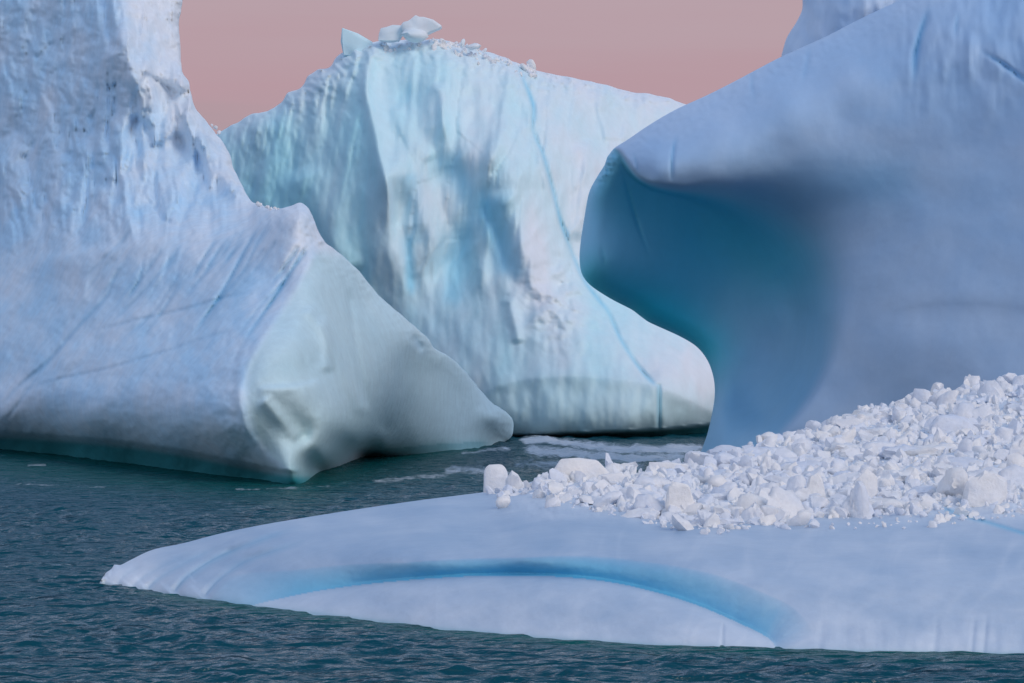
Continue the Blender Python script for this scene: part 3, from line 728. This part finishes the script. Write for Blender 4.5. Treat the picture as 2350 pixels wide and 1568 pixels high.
# ================================================================== BROKEN ICE
def smooth_by_angle(me, ang):
    bm = bmesh.new(); bm.from_mesh(me)
    for e in bm.edges:
        e.smooth = not (len(e.link_faces) == 2 and e.calc_face_angle(0) > ang)
    for f in bm.faces: f.smooth = True
    bm.to_mesh(me); bm.free()
def chunk_mesh(name, seed, dims=(1, 1, 1), n=14, pts=None, bevel=.07, subdiv=0, sharp=R(42), snow=.85, blue=.0, rough=0):
    """a broken block: convex hull of given corners, edges worn off"""
    r = random.Random(seed)
    if pts is None: return lump_mesh(name, seed, dims, 2, 7, .10, snow)
    bm = bmesh.new()
    for p in pts: bm.verts.new((p[0] * dims[0], p[1] * dims[1], p[2] * dims[2]))
    res = bmesh.ops.convex_hull(bm, input=list(bm.verts))
    junk = [g for g in res['geom_interior'] if isinstance(g, bmesh.types.BMVert)]
    bmesh.ops.delete(bm, geom=junk, context='VERTS')
    bmesh.ops.dissolve_limit(bm, angle_limit=R(9), verts=bm.verts, edges=bm.edges)
    if bevel: bmesh.ops.bevel(bm, geom=list(bm.edges), offset=bevel * min(dims), segments=1, affect='EDGES', clamp_overlap=True)
    bmesh.ops.triangulate(bm, faces=bm.faces)
    if subdiv:
        bmesh.ops.subdivide_edges(bm, edges=bm.edges, cuts=subdiv, use_grid_fill=True, smooth=.25)
    bm.normal_update()
    for v in bm.verts:
        q = v.co * (3.6 / max(dims))
        v.co += v.normal * rough * min(dims) * float(fbm(np.array([q.x + q.z * .7 + seed]), np.array([q.y - q.z * .6]), 3, seed % 50)[0])
    me = bpy.data.meshes.new(name); bm.to_mesh(me); bm.free()
    return finish_chunk(me, snow, blue, sharp)
def finish_chunk(me, snow, blue, sharp):
    smooth_by_angle(me, sharp)
    ca = me.attributes.new('tint', 'FLOAT_COLOR', 'POINT')
    ca.data.foreach_set('color', [blue, 0, snow, 0] * len(me.vertices))
    me.materials.append(M_chunk)
    return me
_ico = {}
def ico(k):
    if k not in _ico:
        bm = bmesh.new(); bmesh.ops.create_icosphere(bm, subdivisions=k, radius=1)
        _ico[k] = (np.array([v.co[:] for v in bm.verts]), [[v.index for v in f.verts] for f in bm.faces]); bm.free()
    return _ico[k]
def lump_mesh(name, seed, dims, k, cuts, lumpy, snow, sharp=R(64)):
    """crumbled snow ice: a ball split by random break planes, then weathered into lumps"""
    g = np.random.default_rng(seed)
    d, f = ico(k)
    rad = np.ones(len(d))
    for c in range(cuts):
        nrm = g.normal(size=3); nrm /= np.linalg.norm(nrm)
        h = g.uniform(.34, .78); dot = d @ nrm
        rad = np.where(dot > 1e-3, np.minimum(rad, h / np.maximum(dot, 1e-3)), rad)
    q = d * 2.1
    rad = rad * (1 + lumpy * 2 * fbm(q[:, 0] + .7 * q[:, 2], q[:, 1] - .6 * q[:, 2], 3, seed % 60, .6))
    co = d * rad[:, None] * .62 * np.array(dims)
    me = bpy.data.meshes.new(name); me.from_pydata(co.tolist(), [], f)
    return finish_chunk(me, snow, 0, sharp)

# ground heights of the floe, looked up by bearing
_gu = np.arange(1060, 2480, 4.0); _gv = np.arange(850, 1260, 4.0)
_GU, _GV = np.meshgrid(_gu, _gv)
_top = np.interp(_GU, [1100, 1180, 1240, 1300, 1400, 1500, 1590, 1700, 1800, 1900, 2000, 2150, 2350, 2650], [1131, 1118, 1100, 1092, 1088, 1082, 1064, 1036, 1008, 975, 945, 907, 877, 832])
_GY = floe_depth(_GU, np.maximum(_GV, _top), np.maximum(_GV - _top, 0) * .95)
def ground(u, v):
    j = int(np.clip((v - 850) / 4, 0, len(_gv) - 1)); i = int(np.clip((u - 1060) / 4, 0, len(_gu) - 1))
    return at(u, v, float(_GY[j, i]))
def top_at(u):
    return float(np.interp(u, [1100, 1180, 1240, 1300, 1400, 1500, 1590, 1700, 1800, 1900, 2000, 2150, 2350, 2650], [1131, 1118, 1100, 1092, 1088, 1082, 1064, 1036, 1008, 975, 945, 907, 877, 832]))
def low_at(u):
    return float(np.interp(u, [1090, 1150, 1220, 1300, 1420, 1500, 1560, 1640, 1700, 1850, 2000, 2100, 2200, 2350, 2600], [1128, 1165, 1160, 1166, 1178, 1194, 1206, 1210, 1198, 1192, 1188, 1184, 1174, 1152, 1135]))

def hero(label, u, v, w, h, dep, pts, seed, bevel=.05, subdiv=1, rough=.05, rz=0, sink=.12, blue=0, snow=.95, group='ice blocks lying on the low floe', sharp=R(38)):
    """a block that can be told apart: u, v = foot, w x h in survey units"""
    p = ground(u, v); s = p.y / FPX
    me = chunk_mesh('ice_block', seed, (w * s, dep * s, h * s), pts=pts, bevel=bevel, subdiv=subdiv, rough=rough, snow=snow, blue=blue, sharp=sharp)
    o = bpy.data.objects.new('ice_block', me); C.objects.link(o)
    o.location = (p.x, p.y + dep * s * .3, p.z + h * s * (.5 - sink)); o.rotation_euler.z = R(rz)
    return tag(o, label, 'ice block', group)
def prism(front, y0=-.5, y1=.5, shrink=.8):
    return [(x, y0 * (.9 + .1 * z), z) for x, z in front] + [(x * shrink, y1, z * shrink - .05) for x, z in front]
hero('upright rounded white ice block standing alone at the left end of the rubble', 1141, 1128, 64, 74, 50, prism([(-.5, -.5), (-.46, .30), (-.36, .46), (.12, .5), (.34, .34), (.42, 0), (.5, -.5)]), 1, bevel=.10)
hero('small pinkish block lying just below the upright rounded block', 1160, 1166, 40, 38, 34, None, 2, bevel=.12)
hero('broad wedge shaped slab with a flat top, second largest on the crest of the rubble', 1332, 1104, 150, 62, 60, prism([(-.5, -.45), (-.38, -.1), (-.32, .46), (.26, .40), (.36, .05), (.5, -.25), (.46, -.5)]), 3, bevel=.06)
hero('cream cube shaped block in front of the broad wedge slab', 1276, 1138, 44, 44, 40, None, 24, bevel=.1)
hero('thin white slab with a sharp raised left corner on the crest of the rubble', 1535, 1090, 92, 34, 46, prism([(-.5, .5), (-.5, -.5), (.5, -.5), (.45, .3), (-.2, .25)]), 5, bevel=.04)
hero('tall cream block at the front edge of the rubble, left part of the ridge', 1562, 1186, 66, 92, 62, prism([(-.5, -.5), (-.48, .36), (-.25, .5), (.30, .40), (.5, .05), (.42, -.5)]), 6, bevel=.09, rough=.09)
hero('small cream wedge lowest of all the rubble, below the tall cream block', 1632, 1212, 46, 42, 36, prism([(-.5, -.5), (.15, .5), (.42, .2), (.42, -.5)]), 7, bevel=.05)
hero('kite shaped cream block standing on its point in the middle of the rubble', 1988, 1152, 56, 82, 44, prism([(-.5, .12), (0, .5), (.45, .25), (.46, -.2), (.1, -.5), (-.2, -.15)]), 8, bevel=.05, sink=.05)
hero('large smooth rounded boulder high on the rubble slope', 2192, 1000, 122, 62, 80, prism([(-.5, -.3), (-.46, .2), (-.3, .5), (.1, .46), (.36, .2), (.5, -.1), (.38, -.5), (-.35, -.5)]), 9, bevel=.16, subdiv=2, snow=.45, sink=.2)
hero('pointed sail shaped shard leaning right above the middle of the rubble', 1935, 1032, 62, 62, 30, prism([(-.5, -.5), (.44, .5), (.5, .2), (.1, -.5)]), 10, bevel=.04)
hero('wide cream mound of a block low at the right side of the rubble', 2262, 1158, 112, 92, 80, prism([(-.5, -.5), (-.42, .1), (-.1, .46), (.2, .5), (.46, .15), (.5, -.5)]), 11, bevel=.12, rough=.10)
hero('tapering white block between the kite shaped block and the tall cream block', 1872, 1148, 50, 72, 44, prism([(-.5, -.5), (-.3, .4), (.1, .5), (.4, .1), (.5, -.5)]), 12, bevel=.08)
hero('rounded block at the far right edge of the rubble, above the wide cream mound', 2350, 1092, 66, 66, 50, None, 13, bevel=.1)
hero('narrow upright splinter rising over the right end of the rubble', 2345, 1050, 36, 52, 26, prism([(-.5, -.5), (.1, .5), (.4, .1), (.5, -.5)]), 14, bevel=.05)
hero('low broken plate at the right foot of the broad wedge slab', 1402, 1110, 70, 30, 40, prism([(-.5, -.5), (-.45, .2), (.35, .5), (.5, 0), (.4, -.5)]), 15, bevel=.06)
hero('boxy white block on the rubble behind the tall cream block', 1655, 1130, 70, 44, 50, None, 17, bevel=.1)
hero('blocky cream chunk at the front edge right of the tall cream block', 1740, 1186, 76, 70, 56, None, 18, bevel=.1, rough=.08)
hero('pale slab lying flat below the pointed sail shaped shard', 2020, 1045, 90, 40, 60, None, 19, bevel=.1, snow=.6)

# the rest of the ridge: 185 larger chunks one by one, the crumbs as one mass
protos = [lump_mesh('ice_chunk', 100 + i, (1, random.uniform(.7, 1), random.uniform(.65, 1)), 3, random.choice((7, 9, 12)), random.uniform(.06, .15), random.uniform(.6, .95)) for i in range(24)]
def spot(r):
    while True:
        u = r.uniform(1130, 2460) if r.random() < .93 else r.uniform(1120, 1500)
        a, b = top_at(u), low_at(u)
        t = r.random() if r.random() < .97 else r.uniform(1, 1.12)
        v = a + (b - a) * t
        if u < 1480 and r.random() < 1.0 - .62 * (u - 1120) / 360 + (.2 if t > .7 else 0): continue
        return u, v, t
ZONES = [(1300, 'small ice chunk scattered near the left end of the rubble'), (1620, 'small ice chunk in the left part of the rubble ridge'), (1950, 'small ice chunk in the middle of the rubble ridge'), (2700, 'small ice chunk on the right part of the rubble slope')]
r = random.Random(31)
first = [True] * len(protos)
for k in range(185):
    u, v, t = spot(r)
    p = ground(u, v); s = p.y / FPX
    front = 1.25 if t > .7 and u > 1480 else 1.0
    size = min(r.lognormvariate(math.log(36), .36), 74) * s * front * (.75 if u < 1480 else 1)
    o = bpy.data.objects.new('ice_chunk', protos[k % len(protos)])
    C.objects.link(o)
    o.location = (p.x, p.y, p.z + size * r.uniform(.1, .32))
    o.rotation_euler = (r.uniform(0, 6.3), r.uniform(0, 6.3), r.uniform(0, 6.3))
    o.scale = (size * r.uniform(.7, 1.45), size * r.uniform(.7, 1.3), size * r.uniform(.6, 1.2))
    tag(o, next(l for lim, l in ZONES if u < lim), 'ice chunk', 'ice chunks of the rubble ridge on the low floe')
def joined(name, places, meshes):
    vs, fs, off, tints = [], [], 0, []
    cache = []
    for me in meshes:
        co = np.empty(len(me.vertices) * 3); me.vertices.foreach_get('co', co)
        cache.append((co.reshape(-1, 3), [tuple(p.vertices) for p in me.polygons]))
    for i, M in places:
        co, pl = cache[i]
        A = np.array(M)
        vs.append(co @ A[:3, :3].T + A[:3, 3]); fs += [tuple(x + off for x in f) for f in pl]; off += len(co); tints += [0, 0, random.uniform(.45, .95), 0] * len(co)
    me = bpy.data.meshes.new(name); me.from_pydata(np.concatenate(vs).tolist(), [], fs)
    ca = me.attributes.new('tint', 'FLOAT_COLOR', 'POINT'); ca.data.foreach_set('color', tints)
    me.materials.append(M_chunk)
    smooth_by_angle(me, R(45))
    o = bpy.data.objects.new(name, me); C.objects.link(o)
    return o
small = [lump_mesh('crumb', 300 + i, (1, r.uniform(.7, 1), r.uniform(.6, 1)), 2, 8, .12, .85) for i in range(12)]
places = []
for k in range(4200):
    u, v, t = spot(r)
    p = ground(u, v); s = p.y / FPX
    size = min(r.lognormvariate(math.log(19), .5), 52) * s
    M = Matrix.LocRotScale(Vector((p.x, p.y, p.z + size * r.uniform(-.05, .3))), Euler((r.uniform(0, 6.3), r.uniform(0, 6.3), r.uniform(0, 6.3))), Vector((size, size * r.uniform(.7, 1.2), size * r.uniform(.7, 1.1))))
    places.append((k % 12, M))
drift = [lump_mesh('drift', 400 + i, (1, r.uniform(.7, 1), .5), 3, 3, .16, .8, R(80)) for i in range(6)]
powder = [lump_mesh('powder', 500 + i, (1, .9, .8), 1, 5, .1, .9) for i in range(4)]
for k in range(70):
    u, v, t = spot(r)
    if u < 1450: continue
    p = ground(u, v); s = p.y / FPX; size = r.uniform(50, 120) * s
    places.append((12 + k % 6, Matrix.LocRotScale(p + Vector((0, 0, size * .02)), Euler((r.uniform(-.2, .2), r.uniform(-.2, .2), r.uniform(0, 6.3))), Vector((size, size * .8, size * .7)))))
for k in range(2600):
    u, v, t = spot(r)
    p = ground(u, v); s = p.y / FPX; size = r.uniform(5, 11) * s
    places.append((18 + k % 4, Matrix.LocRotScale(p + Vector((0, 0, size * .3)), Euler((r.uniform(0, 6.3), r.uniform(0, 6.3), 0)), Vector((size, size, size)))))
rub = joined('ice_rubble', places, small + drift + powder)
for me in drift + powder: bpy.data.meshes.remove(me)
tag(rub, 'fine crushed ice and snow filling the rubble ridge on the low floe', 'ice rubble', None, 'stuff')
for me in small: bpy.data.meshes.remove(me)

# crest of the far iceberg: horn (part of it), perched slabs and crumbs
def far_piece(name, u, v, w, h, dep, pts, seed, Y, bevel=.05, rz=0, snow=.9, subdiv=1, rough=.05):
    s = Y / FPX; p = at(u, v, Y)
    me = chunk_mesh(name, seed, (w * s, dep * s, h * s), pts=pts, bevel=bevel, subdiv=subdiv, rough=rough, snow=snow)
    me.materials.clear(); me.materials.append(M_far)
    o = bpy.data.objects.new(name, me); C.objects.link(o); o.location = p; o.rotation_euler.z = R(rz)
    return o
hn = far_piece('horn', 820, 97, 74, 64, 50, prism([(-.47, .5), (-.38, .42), (0, .18), (.5, -.02), (.42, -.2), (.1, -.5), (-.42, -.5), (-.40, 0)], -.4, .4, .85), 40, 333, bevel=.03, snow=.55)
hn.parent = far; hn.location = hn.location - far.location
hn['label'] = 'pointed shark fin horn on the left of the crest'
G = 'ice blocks perched on the crest of the far iceberg'
tag(far_piece('ice_block', 966, 63, 98, 46, 60, prism([(-.48, .02), (-.3, .3), (-.12, .5), (.06, .44), (.24, .22), (.5, .04), (.44, -.06), (.2, -.3), (.0, -.5), (-.4, -.34)], -.4, .5, .85), 41, 330, bevel=.025, rough=.09), 'tilted topmost slab with a pointed right end on the far iceberg crest', 'ice block', G)
tag(far_piece('ice_block', 897, 78, 58, 34, 50, prism([(-.5, -.5), (-.4, .35), (.1, .5), (.5, .4), (.5, -.1), (.3, -.5)]), 42, 331, bevel=.03, rough=.1), 'squat block left of the topmost slab on the far iceberg crest', 'ice block', G)
tag(far_piece('ice_block', 945, 86, 60, 30, 40, None, 43, 329, bevel=.1), 'rounded block tucked under the topmost slab on the far iceberg crest', 'ice block', G)
tag(far_piece('ice_block', 1062, 97, 14, 24, 14, None, 44, 329, bevel=.1), 'small upright stub on the right of the far iceberg crest', 'ice block', G)
tag(far_piece('ice_block', 1086, 110, 34, 18, 26, None, 45, 329, bevel=.1), 'flat little slab just right of the upright stub on the far crest', 'ice block', G)
cr = [(870, 98), (900, 98), (960, 94), (1010, 92), (1060, 104), (1110, 118), (1160, 134), (1210, 155), (1230, 160)]
for k in range(90):
    t = r.random(); i = min(int(t * 8), 7); f = t * 8 - i
    u = cr[i][0] * (1 - f) + cr[i + 1][0] * f; v = cr[i][1] * (1 - f) + cr[i + 1][1] * f + r.triangular(-6, 34, 4)
    Y = 331 - max(0, (v - 95)) * .02 + r.uniform(-.5, .5)
    Y = float(far_depth(np.array([u]), np.array([v]), np.array([max(3.0, v - np.interp(u, [c[0] for c in cr], [c[1] for c in cr]))]))[0])
    s = Y / FPX * min(r.lognormvariate(math.log(13), .4), 27)
    o = bpy.data.objects.new('ice_chunk', protos[k % len(protos)]); C.objects.link(o)
    o.location = at(u, v, Y); o.rotation_euler = (r.uniform(0, 6), r.uniform(0, 6), r.uniform(0, 6)); o.scale = (s * 1.2, s, s * .9)
    tag(o, 'small ice crumb along the broken crest of the far iceberg', 'ice chunk', 'ice crumbs along the crest of the far iceberg')
# crumbs on the saddle of the left iceberg
for k in range(16):
    u = r.uniform(585, 640); v = np.interp(u, [575, 598, 622, 650], [460, 470, 479, 478]) + r.uniform(-2, 5)
    Y = 243 - (u - 575) * .18
    s = Y / FPX * r.uniform(5, 10)
    o = bpy.data.objects.new('ice_chunk', protos[k % len(protos)]); C.objects.link(o)
    o.location = at(u, v, Y); o.rotation_euler = (r.uniform(0, 6), r.uniform(0, 6), r.uniform(0, 6)); o.scale = (s, s, s)
    tag(o, 'small ice crumb on the saddle below the tall iceberg cliff', 'ice chunk', 'ice crumbs on the saddle of the tall iceberg')
for k, (u, v, s0) in enumerate(((494, 288, 15), (503, 300, 12), (486, 284, 9))):
    Y = 262
    o = bpy.data.objects.new('ice_chunk', protos[k]); C.objects.link(o)
    s = Y / FPX * s0; o.location = at(u, v + 4, Y); o.scale = (s, s, s); o.rotation_euler = (k, 2 * k, 1)
    tag(o, 'small ice lump stuck on the right edge of the tall iceberg cliff', 'ice chunk', 'ice lumps on the right edge of the tall iceberg cliff')

# ================================================================== SEA
rows_v = np.concatenate([np.arange(1720, 1360, -1.7), np.arange(1360, 955, -1.15)])
Yr = np.concatenate([[-120, -60, 0, 30, 50, 62], wline(rows_v), wline(955) * np.geomspace(1.05, 110, 26)])
fu = np.arange(-260, 2620, 4.1)
side = np.geomspace(30, 40000, 20)
uc = np.concatenate([(fu[0] - side)[::-1], fu, fu[-1] + side])
YY, UU = np.meshgrid(Yr, uc, indexing='ij')
XX = (UU - 1175) / FPX * np.maximum(YY, 62)
dY = np.gradient(Yr)[:, None] * np.ones_like(XX)
dX = np.maximum(np.gradient(uc)[None, :] / FPX * np.maximum(YY, 62), .02)
ZZ = np.zeros_like(XX); DX = np.zeros_like(XX); DYY = np.zeros_like(XX)
wr = np.random.default_rng(5)
NW = 90
for k in range(NW):
    lam = 0.6 * (3.4 / 0.6) ** (k / (NW - 1)) * wr.uniform(.9, 1.1)
    ang = R(262) + wr.normal(0, .38)
    kx, ky = 2 * np.pi / lam * np.cos(ang), 2 * np.pi / lam * np.sin(ang)
    a = 0.0088 * lam ** 0.9 * wr.uniform(.6, 1.3) * (1 if lam < 1.4 else (1.4 / lam) ** 1.0)
    ph = wr.uniform(0, 6.283)
    fade = np.clip(lam / (1.8 * np.maximum(np.abs(dY * np.sin(ang)), np.abs(dX * np.cos(ang)))) - .6, 0, 1)
    if lam > 1.2: fade = fade * (1 + .25 * np.sin(XX / 23 + k) * np.sin(YY / 31 + 2 * k))
    arg = kx * XX + ky * YY + ph
    ZZ += fade * a * np.sin(arg)
    DX += fade * a * .8 * np.cos(ang) * np.cos(arg); DYY += fade * a * .8 * np.sin(ang) * np.cos(arg)
VV = HZ + H * FPX / np.maximum(YY, 60)
# wind patches
gust = np.clip(1 + .5 * fbm(XX / 16, YY / 34, 3, 200), .35, 1.6)
shelter = 1 - .55 * np.exp(-((VV - 1100) / 40) ** 2) * sstep(1000, 700, UU)
def fline(pts, w):
    d, s, t = Line(pts)(UU, VV)
    return np.exp(-(d / w) ** 2) * ends(t, .1, .1)
calm = 1 - .7 * fline([(150, 1335), (240, 1341), (300, 1352), (430, 1374), (600, 1396), (800, 1419), (1000, 1444), (1300, 1470), (1750, 1492), (2350, 1503), (2650, 1506)], 20)
ZZ *= calm; DX *= calm; DYY *= calm
ZZ *= gust * shelter
# turbulent water between the bergs
churn = (sstep(1000, 1130, UU) * sstep(1720, 1640, UU) * sstep(1150, 1080, VV) * sstep(985, 1005, VV))
ZZ += churn * (.22 * fbm(XX / 2.2, YY / 7.0, 4, 210))
co = np.stack([XX + DX, YY + DYY, ZZ], -1).reshape(-1, 3)
nr, nc = XX.shape
ii = np.arange(nr * nc).reshape(nr, nc)
fq = np.stack([ii[:-1, :-1], ii[:-1, 1:], ii[1:, 1:], ii[1:, :-1]], -1).reshape(-1, 4)
me = bpy.data.meshes.new('sea')
me.vertices.add(len(co)); me.vertices.foreach_set('co', co.ravel())
me.loops.add(len(fq) * 4); me.loops.foreach_set('vertex_index', fq.ravel())
me.polygons.add(len(fq)); me.polygons.foreach_set('loop_start', np.arange(0, len(fq) * 4, 4))
me.polygons.foreach_set('use_smooth', np.ones(len(fq), bool))
me.update(calc_edges=True)
foam = np.maximum.reduce([
    .85 * fline([(1170, 1012), (1240, 1010), (1330, 1020), (1440, 1032), (1560, 1030), (1640, 1025)], 11),
    .75 * fline([(1180, 1030), (1300, 1040), (1450, 1052), (1600, 1048)], 16),
    .9 * fline([(1500, 993), (1560, 990), (1640, 986)], 5),
    .62 * fline([(1010, 1085), (1060, 1078), (1110, 1082), (1180, 1098)], 14),
    .55 * fline([(1050, 1040), (1120, 1034), (1180, 1030)], 6),
    .5 * fline([(1160, 1062), (1300, 1070), (1500, 1075)], 20),
    .40 * fline([(520, 1124), (620, 1122), (700, 1118), (800, 1114)], 4),
    .38 * fline([(-60, 1112), (60, 1112), (200, 1118), (300, 1122)], 4),
    .45 * fline([(60, 1068), (110, 1066)], 5),
    .38 * fline([(-60, 1342), (60, 1334), (150, 1330), (235, 1326)], 4),
    .45 * fline([(840, 1108), (940, 1098), (1040, 1090)], 10),
    .35 * fline([(1900, 1500), (2100, 1506), (2400, 1510)], 3)])
# meltwater over submerged ice: greener round the hulls
green = np.maximum.reduce([1.8 * fline([(-60, 1036), (150, 1052), (300, 1070), (450, 1090), (600, 1106), (700, 1112), (745, 1084), (835, 1050), (1000, 1042), (1165, 1018)], 9), 1.6 * fline([(230, 1348), (430, 1376), (600, 1398), (1000, 1446), (1300, 1472), (1750, 1494), (2400, 1506)], 7), .9 * fline([(-100, 1060), (200, 1085), (500, 1108), (720, 1112), (820, 1080), (960, 1060), (1150, 1050)], 42),
                           .55 * fline([(1150, 1060), (1400, 1070), (1620, 1060)], 50), .5 * fline([(230, 1350), (600, 1405), (1000, 1452), (1500, 1495), (2400, 1515)], 14)])
fa = me.attributes.new('foam', 'FLOAT', 'POINT'); fa.data.foreach_set('value', foam.ravel())
ga = me.attributes.new('melt', 'FLOAT', 'POINT'); ga.data.foreach_set('value', green.ravel())
M_sea = bpy.data.materials.new('cold_sea_water')
n, l = nt(M_sea)
out = n.new('ShaderNodeOutputMaterial'); b = n.new('ShaderNodeBsdfPrincipled'); l.new(b.outputs[0], out.inputs[0])
geo = n.new('ShaderNodeNewGeometry')
def nz(scale, detail, mscale, rough=.6, dist=0):
    mp = n.new('ShaderNodeMapping'); mp.inputs['Scale'].default_value = mscale; mp.inputs['Rotation'].default_value = (0, 0, .25)
    l.new(geo.outputs['Position'], mp.inputs[0])
    t = n.new('ShaderNodeTexNoise'); t.inputs['Scale'].default_value = scale; t.inputs['Detail'].default_value = detail
    t.inputs['Roughness'].default_value = rough; t.inputs['Distortion'].default_value = dist
    l.new(mp.outputs[0], t.inputs['Vector']); return t.outputs[0]
am = n.new('ShaderNodeAttribute'); am.attribute_name = 'melt'
af = n.new('ShaderNodeAttribute'); af.attribute_name = 'foam'
base = mixc(n, l, am.outputs['Fac'], (0.001, 0.064, 0.092), (0.001, 0.090, 0.088))
# foam lace
fn1 = nz(1.0, 8, (.8, .17, 1), .72, 1.2)
add = n.new('ShaderNodeMath'); add.operation = 'ADD'; l.new(fn1, add.inputs[0]); l.new(af.outputs['Fac'], add.inputs[1])
fr = n.new('ShaderNodeMapRange'); fr.inputs['From Min'].default_value = .83; fr.inputs['From Max'].default_value = 1.18
l.new(add.outputs[0], fr.inputs['Value'])
col = mixc(n, l, fr.outputs[0], base, (.62, .68, .72))
h1 = nz(2.6, 3, (.7, 1.0, 1), .5); h2 = nz(.66, 2, (.5, 1.15, 1), .5, .6)
hm = n.new('ShaderNodeMath'); hm.operation = 'MULTIPLY_ADD'; l.new(h2, hm.inputs[0]); hm.inputs[1].default_value = 4.0; l.new(h1, hm.inputs[2])
bp = n.new('ShaderNodeBump'); bp.inputs['Strength'].default_value = 1.0; bp.inputs['Distance'].default_value = .22
l.new(hm.outputs[0], bp.inputs['Height'])
# body of the water plus a reflection held down as the wave slopes of a choppy sea do
n.remove(b)
dif = n.new('ShaderNodeBsdfDiffuse'); l.new(col, dif.inputs[0]); l.new(bp.outputs[0], dif.inputs['Normal'])
gl = n.new('ShaderNodeBsdfGlossy'); gl.inputs['Roughness'].default_value = .18; l.new(bp.outputs[0], gl.inputs['Normal'])
fz = n.new('ShaderNodeFresnel'); fz.inputs['IOR'].default_value = 1.333; l.new(bp.outputs[0], fz.inputs['Normal'])
fm = n.new('ShaderNodeMapRange'); fm.inputs['To Min'].default_value = .015; fm.inputs['To Max'].default_value = .58
l.new(fz.outputs[0], fm.inputs['Value'])
dry = n.new('ShaderNodeMath'); dry.operation = 'SUBTRACT'; dry.inputs[0].default_value = 1; l.new(fr.outputs[0], dry.inputs[1])
ff = n.new('ShaderNodeMath'); ff.operation = 'MULTIPLY'; l.new(fm.outputs[0], ff.inputs[0]); l.new(dry.outputs[0], ff.inputs[1])
mx = n.new('ShaderNodeMixShader'); l.new(ff.outputs[0], mx.inputs[0]); l.new(dif.outputs[0], mx.inputs[1]); l.new(gl.outputs[0], mx.inputs[2])
l.new(mx.outputs[0], out.inputs[0])
me.materials.append(M_sea)
sea = bpy.data.objects.new('sea', me); C.objects.link(sea); sea['kind'] = 'structure'
